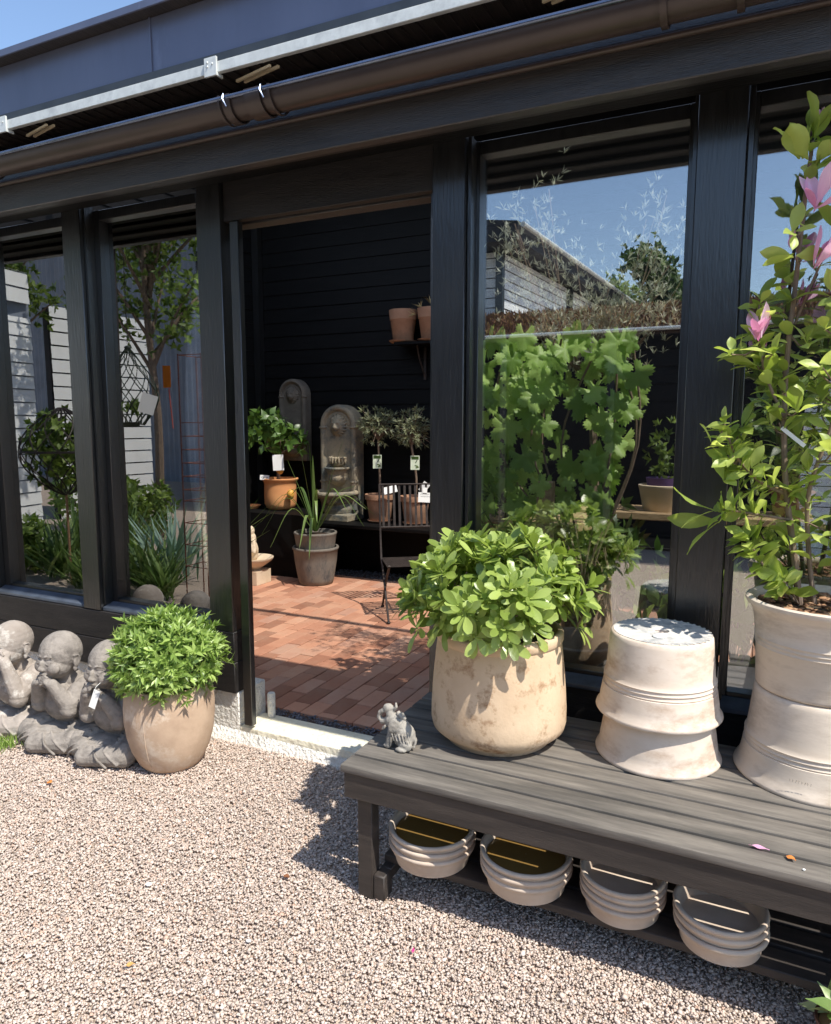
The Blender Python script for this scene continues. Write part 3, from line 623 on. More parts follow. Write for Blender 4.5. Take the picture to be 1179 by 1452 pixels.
flower((.12, 2.42, 2.22), (.25, -.3, .9), 1.1, (.3, 1.4)); flower((.13, 2.42, 2.05), (.45, -.25, .9), 1.1, (.05, .6)); flower((.20, 2.41, 1.93), (.1, -.4, .9), 1.2, (.2, .8))
flower((-.01, 2.41, 1.85), (.0, -.2, 1), .9, (.2, 1.0)); flower((.115, 2.465, 2.46), (.1, 0, 1), .42, (.0, .15)); flower((.075, 2.45, 2.17), (-.1, -.2, -.9), .5, (.0, .2))
build('plant_tag', card(facing((.105, 2.45, 1.56), (-.3, -1, .2), tilt=.9), .012, .09), PAPER, T4)

# elephant ---------------------------------------------------------
e0 = Vector((-1.06, 2.085, ZB))
g = G(); E = lambda p, r, rot=(0, 0, 0): g.ell(e0+Vector(p), r, rot)
E((.02, 0, .045), (.042, .036, .045)); E((.005, 0, .07), (.036, .032, .036)); E((.038, .018, .022), (.022, .018, .024)); E((.035, -.022, .022), (.026, .018, .024)); E((.025, -.036, .008), (.022, .012, .009))
E((-.022, 0, .092), (.030, .027, .028)); E((-.03, -.003, .115), (.018, .016, .016))
g.cap(e0+Vector((-.02, -.018, .06)), e0+Vector((-.032, -.02, .008)), .014, .012); g.cap(e0+Vector((-.018, .02, .06)), e0+Vector((-.03, .022, .008)), .014, .012); E((-.037, -.02, .007), (.014, .012, .007)); E((-.036, .022, .007), (.014, .012, .007))
g.tube([e0+Vector(q) for q in ((-.045, 0, .088), (-.066, 0, .082), (-.078, 0, .094), (-.074, 0, .112), (-.058, -.002, .124))], [.015, .012, .010, .009, .009], 10)
E((-.005, -.031, .088), (.020, .007, .027), (0, .3, .35)); E((-.005, .031, .088), (.020, .007, .027), (0, .3, -.35)); E((-.048, -.02, .07), (.006, .005, .014), (0, .7, 0))
E((-.04, 0, .132), (.022, .016, .018)); g.tube([e0+Vector(q) for q in ((-.02, 0, .13), (-.008, -.004, .145), (-.012, 0, .158))], [.009, .006, .004], 8); g.tube([e0+Vector(q) for q in ((-.005, 0, .125), (.012, -.006, .112), (.028, 0, .105))], [.010, .007, .005], 8)
g.tube([e0+Vector(q) for q in ((.058, 0, .05), (.066, -.005, .03), (.062, -.012, .012))], [.006, .004, .004], 6)
for k in range(6): 
    a = .25+k*.22; g.tube([e0+Vector((.01+.012*k-.02, -.036-.002*math.sin(k), .055+.02*math.sin(a))), e0+Vector((.0+.012*k, -.037, .035))], .0022, 6)
o = blob('elephant_figurine', g, ELEPH, None, tuple(e0), voxel=.0022, smooth=3, disp=.003, dscale=.012)
o.location = tuple(e0); tag(o, 'small grey stone elephant figurine with raised trunk on the bench corner', 'figurine')

# saucer stacks ------------------------------------------------------
def saucer_mesh(R, h, water=False):
    rb = R*.78
    prof = [(0, 0), (rb, 0), (rb+.010, .003), (R-.018, h*.34), (R-.007, h*.62), (R-.006, h-.016), (R, h-.013), (R+.0015, h-.006), (R-.001, h-.001), (R-.007, h), (R-.013, h-.004), (R-.016, h-.014), (R-.020, h*.45), (rb+.006, .013), (0, .011)]
    me = bpy.data.meshes.new('saucer'); g = G().lathe((0, 0, 0), prof, 72, .002); me.from_pydata(g.v, [], g.f); me.update(); me.shade_smooth(); me.set_sharp_from_angle(angle=math.radians(60)); me.materials.append(SAUC); return me
WATER = bpy.data.materials.new('murky_rain_water'); WATER.use_nodes = True; b_ = WATER.node_tree.nodes['Principled BSDF']; b_.inputs['Base Color'].default_value = C(122, 96, 52); b_.inputs['Roughness'].default_value = .04; b_.inputs['Specular IOR Level'].default_value = .5
big, small = saucer_mesh(.147, .070), saucer_mesh(.127, .062)
words = ['leftmost', 'second', 'third', 'rightmost']
lev = {3: ['bottom', 'middle', 'top'], 4: ['bottom', 'second', 'third', 'top']}
for si_, (X, Y, me, n, wet) in enumerate(((-.925, 2.068, big, 3, 1), (-.592, 2.075, big, 3, 1), (-.290, 2.09, small, 4, 0), (-.015, 2.065, small, 3, 0))):
    z = .1205
    for k in range(n):
        o = bpy.data.objects.new('clay_saucer', me); COL.objects.link(o); o.location = (X+random.uniform(-.003, .003), Y+random.uniform(-.003, .003), z)
        o.rotation_euler = (random.uniform(-.012, .012), random.uniform(-.012, .012), random.uniform(0, 6))
        st = ' of murky water' if (wet and k == n-1) else ''
        tag(o, 'pale clay saucer%s, %s in the %s stack under the bench' % (st, lev[n][k], words[si_]), 'saucer', 'clay saucers stacked under the bench')
        if wet and k == n-1:
            wg = G().lathe((0, 0, 0), [(.001, .044), (.1245, .044)], 64); wm = bpy.data.meshes.new('water'); wm.from_pydata(wg.v, [], wg.f); wm.materials.append(WATER)
            wobj = bpy.data.objects.new('rain_water', wm); COL.objects.link(wobj); wobj.parent = o; wobj.rotation_euler = (-o.rotation_euler[0], -o.rotation_euler[1], 0)
        z += .0255 if me is big else (.0215 if n == 4 else .0255)

# petals, leaves, bits
def scrap(name, label, cat, p, L, W, m, rz_=0., curl=.1, tilt=0):
    v, f = leaf_base(L, W, 'ovate', .25, curl, .1); R = Euler((tilt, 0, rz_)).to_matrix()
    g = G().add([Vector(p)+R@Vector(q)+Vector((0, 0, .004+curl*L)) for q in v], [tuple(q) for q in f]); tag(build(name, g, m, None, p), label, cat)
scrap('fallen_petal', 'faded pink magnolia petal lying across a slat gap on the bench', 'petal', (.095, 1.965, ZB), .05, .017, PETAL, 1.45, .02)
OL = pm('dry_orange_leaf', C(190, 110, 48), C(214, 140, 70), scale=60, rough=.7)
scrap('fallen_leaf', 'crumpled orange leaf on the front slat of the bench', 'leaf', (.155, 1.94, ZB), .032, .018, OL, .9, .1)
scrap('fallen_leaf', 'small orange leaf on the gravel in front of the stone monks', 'leaf', (-2.736, 1.953, .008), .035, .025, OL, .4)
scrap('fallen_leaf', 'brown leaf on the gravel near the bench leg', 'leaf', (-1.389, 1.878, .008), .035, .02, pm('brown_leaf', C(120, 76, 48), C(150, 100, 66), scale=50), 1.2)
scrap('fallen_leaf', 'tan leaf on the gravel near the lower edge of the photo', 'leaf', (-1.565, 1.356, .008), .03, .018, pm('tan_leaf', C(206, 156, 92), scale=50), 2.2)
scrap('fallen_petal', 'tiny magenta petal on the gravel in front of the bench', 'petal', (-.845, 1.749, .008), .028, .009, pm('magenta_petal', C(214, 60, 130), scale=50), .3)
for p, s, lb in (((-1.812, 1.645, .008), .016, 'white pebble alone on the gravel left of the middle'), ((-1.327, 1.581, .008), .012, 'small white pebble on the gravel in front of the bench'), ((.172, 1.915, ZB+.002), .006, 'white crumb beside the orange leaf on the bench')):
    g = G().ell((p[0], p[1], p[2]+s*.2), (s*.7, s*.5, s*.35), (.2, .1, .5), 7, 5); tag(build('pebble', g, PAPER, None, p, smooth=0), lb, 'pebble')
# grass tuft at the left edge
P = np.stack([rng.normal(-3.27, .035, 160), rng.normal(2.12, .03, 160), np.full(160, .002)], 1); D = np.stack([rng.normal(0, .35, 160), rng.normal(0, .35, 160), np.ones(160)], 1)
V, F = scatter(leaf_base(.06, .005, 'blade', .1, .2), frames(D, rnd_dir(160)), P, rng.uniform(.5, 1.2, 160))
tag(np_mesh('grass_tuft', V, F, L_BALL, None, (-3.27, 2.12, 0)), 'small tuft of grass growing in the gravel at the left edge', kind='stuff')

# plant at the lower right corner
c = (.285, 1.915, 0)
T = thing('nursery_plant', 'small broad-leaved plant in a nursery pot with white label at the lower right corner', 'potted plant', c)
PLP = pm('brown_plastic_pot', C(70, 40, 32), C(86, 52, 42), rough=.5)
pot('pot', [(0, 0), (.045, 0), (.05, .004), (.062, .09), (.066, .092), (.066, .102), (.060, .102), (.058, .09), (0, .085)], c, PLP, T)
build('soil', G().ell((c[0], c[1], .088), (.057, .057, .012), nu=20, nv=6), CHIP, T)
P = np.array([(c[0], c[1]-.01, .12), (c[0]-.02, c[1]+.01, .11), (c[0]+.03, c[1], .13)]); A = np.array([(-.3, -.3, 1), (-.8, 0, .8), (.3, .1, 1)], float)
foliage('foliage', [tufts(P, A, 6, .10, .038, 'ovate', (.5, 1.2), fold=.3, curl=.2)], leafm('pale_edged_leaf', C(96, 128, 66), C(150, 172, 104), .3, .4, .2, C(200, 206, 160)), T)
build('plant_label', card(facing((c[0]+.005, c[1]-.055, .125), (-.2, -.7, 1), tilt=-.5), .07, .05), PAPER, T)

# ------------------------------------------------------------------ barrel pot with ball shrub
c = (-2.42, 2.375, 0)
T = thing('potted_shrub', 'limewashed barrel pot with dense bright green ball shrub beside the door', 'potted plant', c)
prof = [(0, 0), (.118, 0), (.132, .006), (.150, .03), (.178, .09), (.196, .16), (.204, .23), (.205, .29), (.201, .34), (.192, .392), (.188, .402), (.180, .403), (.175, .392), (.185, .3), (.18, .2), (0, .1)]
pot('pot', prof, c, BARREL, T, .004)
g = G(); sp = [(prof[i][0]+.0006, prof[i][1]) for i in range(2, 10)]; a = math.radians(-79)
g.tube([(c[0]+r_*math.cos(a+z_*.05), c[1]+r_*math.sin(a+z_*.05), z_) for r_, z_ in sp], .0016, 6); build('mould_seam', g, BARREL, T)
build('soil', G().ell((c[0], c[1], .38), (.178, .178, .02), nu=32, nv=6), SOIL, T)
cc = (c[0]+.005, c[1], .515)
P, A = dome_pts(cc, (.217, .217, .188), 620, -.62, 0, .085); A += np.array([0, 0, .35])
parts = [tufts(P, A, 6, .050, .0145, 'lance', (.3, 1.2), fold=.25, curl=.15, size=(.55, 1.25))]
P, A = dome_pts(cc, (.215, .215, .18), 450, -.7, .25, .04); parts.append(tufts(P, A, 6, .042, .012, 'lance', (.4, 1.2)))
P, A = dome_pts(cc, (.238, .238, .208), 40, -.3, 0, .03); parts.append(tufts(P, A, 7, .048, .013, 'lance', (.15, .9), size=(.6, 1.2)))
foliage('foliage', parts, L_BALL, T)

# ------------------------------------------------------------------ stone monks
def monk(loc, label, pose, mat, name='monk_statue'):
    o = Vector(loc); g = G(); E = lambda p, r, rot=(0, 0, 0): g.ell(o+Vector(p), r, rot, 22, 14)
    Cp = lambda a, b, ra, rb: g.cap(o+Vector(a), o+Vector(b), ra, rb)
    Tb = lambda pts, r: g.tube([o+Vector(p) for p in curve(pts, 5)], r, 8)
    # base of crossed legs
    E((0, .02, .055), (.15, .11, .058)); Cp((-.09, .02, .075), (-.155, -.10, .062), .07, .060); Cp((.09, .02, .075), (.155, -.10, .062), .07, .060)
    Cp((-.155, -.11, .055), (.03, -.165, .048), .056, .046); Cp((.155, -.11, .055), (-.02, -.185, .045), .056, .044); E((0, -.07, .06), (.12, .09, .05))
    for s in (-1, 1):
        for k in range(4):
            Tb([(s*(.05+.02*k), -.02-.03*k, .125-.004*k), (s*(.12+.016*k), -.05-.02*k, .13-.016*k), (s*(.195-.01*k), -.10-.012*k, .085-.018*k), (s*(.17-.02*k), -.165, .035)], .006)
        Tb([(s*.02, -.16, .1), (s*.08, -.205, .07), (s*.13, -.19, .02)], .006); Tb([(s*.05, -.14, .108), (s*.11, -.175, .08), (s*.17, -.165, .03)], .005)
    # torso
    E((0, .04, .18), (.098, .082, .11)); E((0, .045, .25), (.112, .082, .085)); E((0, .03, .13), (.11, .09, .05)); E((0, .02, .315), (.06, .055, .05))
    for k in range(5): Tb([(-.07+.01*k, -.03, .27-.02*k), (0, -.055, .225-.025*k), (.085, -.02, .215-.022*k), (.105, .05, .24-.02*k)], .005)
    Tb([(-.10, .03, .31), (-.05, -.05, .275), (.0, -.075, .23), (.05, -.05, .27), (.10, .03, .31)], .008)
    for s in (-1, 1): E((s*.090, .035, .27), (.052, .056, .062)); E((s*.075, -.02, .235), (.05, .055, .065))
    E((0, -.03, .205), (.105, .075, .09)); E((0, -.05, .25), (.07, .05, .07))
    # head
    hx, hy, hz = 0, -.035, .445
    E((hx, hy+.012, hz+.02), (.096, .104, .104)); E((hx, hy-.02, hz-.035), (.080, .080, .070)); E((hx, hy-.062, hz-.070), (.034, .030, .026)); Cp((0, .01, .31), (0, -.01, .37), .045, .045)
    for s in (-1, 1):
        E((s*.045, hy-.068, hz-.035), (.034, .028, .032))
        E((s*.096, hy+.02, hz-.018), (.010, .019, .034), (0, 0, s*.3)); E((s*.094, hy+.014, hz-.052), (.009, .010, .016))
        Tb([(s*.099, hy+.004, hz+.01), (s*.107, hy+.024, hz+.016), (s*.106, hy+.034, hz-.01), (s*.100, hy+.022, hz-.042)], .0045)
        E((s*.038, hy-.079, hz-.004), (.021, .012, .011), (.2, 0, s*.15)); Tb([(s*.018, hy-.091, hz-.009), (s*.038, hy-.0925, hz-.014), (s*.058, hy-.081, hz-.008)], .0022)
        Tb([(s*.012, hy-.092, hz+.020), (s*.038, hy-.091, hz+.027), (s*.064, hy-.077, hz+.018)], .0026)
        E((s*.011, hy-.102, hz-.04), (.008, .009, .007))
    E((hx, hy-.104, hz-.034), (.012, .016, .014)); E((hx, hy-.098, hz-.015), (.010, .012, .022))
    Tb([(-.024, hy-.094, hz-.064), (0, hy-.102, hz-.061), (.024, hy-.094, hz-.064)], .005); Tb([(-.02, hy-.092, hz-.072), (0, hy-.10, hz-.074), (.02, hy-.092, hz-.072)], .005)
    def arm(s, hand, fdir, elbow):
        sh_ = (s*.108, .02, .275); Cp(sh_, elbow, .052, .046); Cp(elbow, hand, .044, .028); g.ell(o+(Vector(sh_)+Vector(elbow))/2+Vector((0, .01, 0)), (.055, .06, .075))
        hv = Vector(hand); fd = Vector(fdir).normalized(); nrm = Vector((0, -1, .2)).normalized(); sd = fd.cross(nrm).normalized()
        g.ell(o+hv+fd*.018, (.028, .016, .030), tuple(fd.to_track_quat('Z', 'Y').to_euler()), 14, 10)
        for k in range(4):
            b = hv+fd*.030+sd*(-.017+.0115*k)+nrm*.004; L_ = (.028, .034, .032, .026)[k]
            g.tube([o+b, o+b+fd*L_*.6+nrm*.005, o+b+fd*L_-nrm*.002], [.0066, .0062, .005], 8)
        b = hv+fd*.01-sd*.02; g.tube([o+b, o+b+(fd*.7-sd*.6)*.02, o+b+(fd*1.0-sd*.4)*.034], [.007, .0065, .005], 8)
        for k in range(4):   # sleeve folds
            t = .15+.2*k; q = Vector(elbow).lerp(hv, t*.6); Tb([tuple(q+Vector((-.03*s, .01, .02))), tuple(q+Vector((0, -.034, 0))), tuple(q+Vector((.03*s, .0, -.025)))], .0045)
        E((elbow[0], elbow[1], elbow[2]-.02), (.045, .045, .045))
    if pose == 'mouth':
        arm(1, (.055, -.125, .335), (-.8, -.15, .5), (.102, -.075, .222)); arm(-1, (-.045, -.128, .325), (.8, -.15, .45), (-.102, -.075, .222))
    elif pose == 'cheek':
        arm(1, (.06, -.120, .315), (-.6, -.2, .7), (.102, -.075, .222)); arm(-1, (-.05, -.125, .330), (.55, -.15, .75), (-.102, -.078, .222))
    else:
        arm(1, (.075, -.125, .385), (-.55, .0, .9), (.13, -.10, .215)); arm(-1, (-.075, -.125, .385), (.55, 0, .9), (-.13, -.10, .215))
    T = thing(name, label, 'statue', loc, 'seated stone monk statues by the plinth')
    blob('figure', g, mat, T, voxel=.0034, smooth=2, disp=.0025, dscale=.02)
    return T
monk((-3.46, 2.35, .0), 'weathered stone monk statue covering his eyes, cut by the left edge', 'eyes', STONEW)
monk((-3.07, 2.335, .0), 'stone monk statue pressing both hands over his mouth, middle of the three', 'mouth', STONE)
T = monk((-2.735, 2.345, .0), 'stone monk statue with a white price tag, half hidden by the ball shrub', 'cheek', STONE)
build('price_tag', card(facing((-2.70, 2.19, .325), (.25, -1, .1), tilt=-.33), .034, .088), PAPER, T)
g = G().tube(curve([(-2.685, 2.22, .40), (-2.69, 2.195, .385), (-2.695, 2.19, .366)], 4), .0012, 5); build('tag_string', g, PAPER, T)

# ------------------------------------------------------------------ things inside the doorway
def std_pot(c, h, rt, rb, m, T, name='pot', rim=True):
    k = h*.2
    prof = [(0, 0), (rb-.004, 0), (rb, .004), (rt-.018, h-k), (rt-.018, h-k+.001), (rt-.004, h-k+.004), (rt, h-.012), (rt-.002, h), (rt-.010, h), (rt-.014, h-.01), (rt-.02, h-.03), (0, h-.035)] if rim else \
           [(0, 0), (rb-.004, 0), (rb, .006), (rt-.004, h-.02), (rt, h-.014), (rt, h-.003), (rt-.005, h), (rt-.016, h), (rt-.02, h-.02), (0, h-.04)]
    return pot(name, prof, c, m, T, .002, 48)
def saucer(c, r, m, T): return pot('saucer', [(0, 0), (r*.8, 0), (r, .018), (r+.002, .022), (r-.006, .022), (r*.78, .006), (0, .006)], c, m, T, 0, 40)
# lemon tree
c = (-4.47, 6.05, .70)
T = thing('potted_lemon_tree', 'small lemon tree with hanging lemon in an orange terracotta pot on the left shelf', 'potted plant', c)
pot('pot', [(0, 0), (.12, 0), (.150, .02), (.165, .06), (.168, .14), (.166, .24), (.168, .29), (.180, .30), (.188, .306), (.190, .322), (.184, .328), (.165, .325), (.155, .29), (0, .28)], c, ORANGE, T, .004, 48)
g = G(); g.tube(curve([(c[0]-.01, c[1]-.02, 1.0), (c[0]-.005, c[1]-.02, 1.12), (c[0]-.02, c[1]-.02, 1.27)], 4), .018, 8)
for e in ((-.16, -.06, 1.48), (.05, -.05, 1.45), (-.08, 0, 1.55), (.16, .05, 1.36), (-.18, 0, 1.34)): g.tube(curve([(c[0]-.02, c[1]-.02, 1.26), (c[0]+e[0]*.5, c[1]+e[1]*.5, 1.32), (c[0]+e[0], c[1]+e[1], e[2])], 4), [.01]*4+[.006]*5, 6)
build('trunk', g, BARK, T)
P, A = dome_pts((c[0]-.12, c[1]-.05, 1.50), (.24, .2, .24), 60, -.6, .5, .1); P2, A2 = dome_pts((c[0]+.12, c[1]-.02, 1.42), (.17, .15, .17), 36, -.8, .5, .1)
foliage('foliage', [tufts(P, A, 4, .10, .056, 'ovate', (.5, 1.3), curl=.2, jit=.6), tufts(P2, A2, 4, .10, .055, 'ovate', (.5, 1.3), curl=.2, jit=.6)], L_CITR, T)
LEM = pm('lemon_skin', C(222, 160, 66), C(232, 178, 84), scale=30, rough=.45)
build('lemon', G().ell((c[0]+.10, c[1]-.14, 1.13), (.04, .04, .055), (.3, 0, 0)), LEM, T); build('lemon', G().ell((c[0]+.20, c[1]-.10, .87), (.038, .038, .055), (.2, .2, 0)), LEM, T)
build('plant_tag', card(facing((c[0]+.12, c[1]-.19, 1.20), (.5, -1, .05), tilt=.05), .11, .16), PAPER, T)
lb = build('name_label', card(facing((c[0]-.07, c[1]-.17, 1.04), (.5, -1, .15), tilt=-.06), .095, .05), PAPER, T)
text_mesh('lettering', 'Citron', .026, INK, facing((c[0]-.0697, c[1]-.1707, 1.0403), (.5, -1, .15), tilt=-.06), lb)
# small orange saucer on the shelf
g = G().lathe((-4.80, 5.95, .70), [(0, 0), (.09, 0), (.115, .03), (.117, .034), (.11, .034), (.088, .008), (0, .008)], 40); tag(build('clay_dish', g, ORANGE, None, (-4.80, 5.95, .70)), 'shallow orange clay dish on the shelf left of the lemon tree', 'dish')
# wall fountains
def fountain(c, W, H, D, m, name, label, dark=False):
    x, y, z = c; g = G(); r = W/2; zc = z+H-r
    n = 20; prof = [(x-r, z), (x+r, z)]+[(x+r*math.cos(PI*k/n), zc+r*math.sin(PI*k/n)) for k in range(n+1)]; 
    pr = [prof[1]]+prof[2:]+[prof[0]]
    vs = [(px, y, pz) for px, pz in pr]+[(px, y-D*.35, pz) for px, pz in pr]; k_ = len(pr)
    g.add(vs, [tuple(reversed(range(k_))), tuple(range(k_, 2*k_))]+[(i, (i+1) % k_, k_+(i+1) % k_, k_+i) for i in range(k_)])
    yf = y-D*.35; bt = W*.075
    g.tube([(x-r+bt, yf, z+.1), (x-r+bt, yf, zc)]+[(x-(r-bt)*math.cos(PI*k/n), yf, zc+(r-bt)*math.sin(PI*k/n)) for k in range(n+1)]+[(x+r-bt, yf, z+.1)], bt, 12)
    for s in (-1, 1): g.ell((x+s*(r-bt), yf, zc-.02), (bt*1.45, bt*1.3, bt*.5)); g.ell((x+s*(r-bt), yf, z+H*.33), (bt*1.4, bt*1.3, bt*.5))
    g.tube([(x-(r-2.8*bt)*math.cos(PI*k/n), yf, zc+(r-2.8*bt)*math.sin(PI*k/n)) for k in range(n+1)], bt*.3, 8)
    # lion head
    hz = zc+r*.02; s_ = W*.15
    g.ell((x, yf-s_*.35, hz), (s_, s_*.8, s_*1.1)); g.ell((x, yf-s_*1.0, hz-s_*.35), (s_*.45, s_*.45, s_*.4)); g.ell((x, yf-s_*1.05, hz-s_*.05), (s_*.2, s_*.35, s_*.4)); g.ell((x, yf-s_*.8, hz-s_*.85), (s_*.35, s_*.35, s_*.22))
    for s in (-1, 1): g.ell((x+s*s_*.42, yf-s_*.95, hz+s_*.35), (s_*.3, s_*.2, s_*.12), (0, s*.3, 0)); g.ell((x+s*s_*.8, yf-s_*.5, hz+s_*.9), (s_*.2, s_*.2, s_*.25)); g.ell((x+s*s_*.35, yf-s_*.85, hz-s_*.5), (s_*.32, s_*.3, s_*.25))
    for k in range(18):
        a = 2*PI*k/18; g.tube([(x+s_*.9*math.cos(a), yf-s_*.5, hz+s_*1.0*math.sin(a)), (x+s_*1.35*math.cos(a+.15), yf-s_*.25, hz+s_*1.45*math.sin(a+.15)), (x+s_*1.6*math.cos(a+.3), yf-.0, hz+s_*1.75*math.sin(a+.3)-s_*.1)], [s_*.22, s_*.18, s_*.07], 7)
    if dark:
        for k in range(19):
            a = PI*k/18; g.ell((x+(r-bt)*math.cos(a), yf-bt*.9, zc+(r-bt)*math.sin(a)), (bt*.5,)*3, nu=8, nv=6)
    def basin(bz, br, bh, d, lip):
        vs = []; fs = []; ns = 18; rows = [(br*.35, -bh), (br*.75, -bh*.55), (br*.97, -lip*1.6), (br, -lip), (br*1.03, 0), (br*.9, 0), (br*.85, -lip), (0, -lip*1.4)]
        for rr, zz in rows:
            for k in range(ns+1):
                a = PI+PI*k/ns; vs.append((x+rr*math.cos(a), yf+.02+d/br*rr*math.sin(a), bz+zz))
        for i in range(len(rows)-1):
            for k in range(ns): q = i*(ns+1)+k; fs.append((q, q+1, q+ns+2, q+ns+1))
        for zz, rr in [(r_[1], r_[0]) for r_ in rows[:0]]: pass
        g.add(vs, fs); g.ell((x, yf, bz-bh*.5), (br*.8, d*.8, bh*.45)); g.tube([(x+br*math.cos(PI+PI*k/16), yf+.01+d*math.sin(PI+PI*k/16), bz) for k in range(17)], lip, 8)
        g.ell((x, yf, bz-lip), (br, d, lip*.9))
    if not dark:
        basin(z+H*.54, W*.20, H*.09, D*.28, .012); basin(z+H*.45, W*.30, H*.16, D*.4, .014); basin(z+H*.235, W*.50, H*.12, D*.72, .026)
        g.ell((x, y-D*.25, z+H*.1), (W*.42, D*.55, H*.11)); g.box(x-W*.5, x+W*.5, y-D*.8, y, z, z+H*.055)
        for k in range(9): g.ell((x+W*.19*math.cos(PI+PI*k/8), yf-.01+D*.26*math.sin(PI+PI*k/8), z+H*.52), (W*.028, W*.028, H*.035), nu=8, nv=6)
    else: basin(z+H*.24, W*.42, H*.2, D*.6, .022)
    T = thing(name, label, 'fountain', c); blob('fountain_body', g, m, T, voxel=.0055, smooth=0, disp=.003, dscale=.04)
fountain((-3.80, 6.28, .624), .42, 1.16, .42, FOUNT, 'lion_fountain', 'grey arched stone wall fountain with lion head and three basins on the shelf')
fountain((-4.43, 6.34, 1.20), .34, .86, .28, FOUNTD, 'wall_fountain', 'dark beaded arched wall fountain hung behind the lemon tree', True)
# olive standards
def olive(c, label, crown, lean=0):
    T = thing('potted_olive_tree', label, 'potted plant', c, 'olive standards on the shelf')
    saucer((c[0], c[1], c[2]), .125, BROWNP, T); std_pot((c[0], c[1], c[2]+.008), .27, .15, .105, BROWNP, T)
    g = G(); g.tube(curve([(c[0], c[1], c[2]+.23), (c[0]+lean*.5, c[1], c[2]+.45), (crown[0], crown[1], crown[2]-.15), tuple(crown)], 4), .011, 8)
    P, A = dome_pts(crown, (.19, .18, .20), 130, -.75, .75, .12)
    for q in P[:40]: g.tube([(crown[0], crown[1], crown[2]-.14), tuple((np.array(crown)+q)/2), tuple(q)], [.005, .004, .002], 5)
    build('trunk', g, BARK, T); parts = [tufts(P, A+np.array([0, 0, .3]), 8, .055, .011, 'lance', (.3, 1.2), jit=.5, curl=.1)]
    foliage('foliage', parts, L_OLIVE, T)
    tg = build('plant_tag', card(facing((c[0]+lean, c[1]-.05, c[2]+.60), (.5, -1, 0), tilt=0), .085, .135), pm('pale_green_tag', C(206, 220, 190), C(222, 230, 208), scale=30), T)
    fx = facing((c[0]+lean+.0004, c[1]-.0508, c[2]+.60), (.5, -1, 0))
    g = G(); 
    for dx, dy, sx, sy, t_ in ((.0, .045, .07, .03, 0), (.012, .012, .008, .035, .5), (.012, -.03, .03, .012, .3), (.02, -.045, .03, .012, -.3)):
        g2_ = card(fx@Matrix.Translation((dx, dy, 0))@Euler((0, 0, -t_)).to_matrix().to_4x4(), sx, sy, .0006); g.add(g2_.v, g2_.f)
    build('tag_print', g, L_DARK, tg); return T
olive((-3.32, 6.12, .624), 'olive standard in a terracotta pot on the shelf, left one of the two', (-3.335, 6.12, 1.57))
olive((-2.93, 6.12, .624), 'looser olive standard in a terracotta pot, partly hidden by the black centre post', (-2.97, 6.12, 1.53), .02)
for p, t_, n_, lb in (((-3.13, 5.98, .965), .25, (.45, -1, .4), 'blank white price card tilted in the left olive pot'), ((-2.78, 6.0, 1.0), -.6, (.2, -1, .1), 'folded white price card in the right olive pot')):
    tag(build('price_card', card(facing(p, n_, tilt=t_), .13 if t_ > 0 else .07, .07 if t_ > 0 else .10), PAPER, None, p), lb, 'price card')
# dracaena in two nested pots
c = (-3.74, 5.60, .07)
Tn = thing('stone_pot', 'larger grey stone pot on the brick floor holding the dracaena pot', 'pot', c)
pot('pot_body', [(0, 0), (.150, 0), (.160, .006), (.172, .05), (.200, .22), (.212, .33), (.220, .336), (.222, .352), (.216, .36), (.200, .358), (.194, .33), (.15, .05), (0, .04)], c, GREYPOT, Tn, .006, 56)
c2 = (c[0], c[1], .29)
T = thing('potted_dracaena', 'spiky strap-leaved dracaena in a grey pot nested in a larger stone pot', 'potted plant', c2)
pot('pot', [(0, 0), (.12, 0), (.16, .05), (.185, .15), (.200, .255), (.205, .262), (.206, .275), (.20, .282), (.184, .280), (.18, .25), (0, .235)], c2, GREYPOT, T, .005, 56)
build('soil', G().ell((c[0], c[1], c2[2]+.24), (.182, .182, .02), nu=24, nv=6), SOIL, T)
g = G(); bz = .57
blades = [(-.12, -.1, 1.50, .0), (-.02, -.05, 1.42, 0), (.26, .1, 1.44, 0), (-.22, -.12, 1.25, 0), (.05, -.1, 1.30, 0), (-.45, -.25, .66, .28), (-.40, -.3, .56, .30), (-.26, -.36, .45, .26), (.14, -.32, .36, .22), (.42, .2, .62, .28), (.48, .3, .72, .25), (.36, .0, .78, .28), (-.34, .1, .9, .2), (.3, .25, 1.0, .1), (.22, -.3, .7, .22), (-.18, .25, 1.1, .05), (.16, -.2, 1.0, .1), (-.3, -.2, .82, .24), (.5, .1, .8, .2), (.05, -.34, .46, .2)]
for (dx, dy, z_, arch) in blades:
    p0 = Vector((c[0]+dx*.03, c[1]+dy*.03, bz)); p3 = Vector((c[0]+dx, c[1]+dy, z_)); mid = (p0+p3)/2+Vector((0, 0, arch+.03)); pts = curve([p0, mid, p3], 6)
    wd = .019; sd = Vector((-dy, dx, 0)).normalized(); vs = []
    for i, q in enumerate(pts):
        t_ = i/(len(pts)-1); h = wd*(min(1, .55+t_*2) if t_ < .25 else (1-(t_-.25)/.75)**.7)+.0008; vs += [q-sd*h+Vector((0, 0, .004)), q, q+sd*h+Vector((0, 0, .004))]
    g.add(vs, [f_ for i in range(len(pts)-1) for f_ in ((i*3, i*3+1, i*3+4, i*3+3), (i*3+1, i*3+2, i*3+5, i*3+4))])
build('foliage', g, L_BLADE, T)
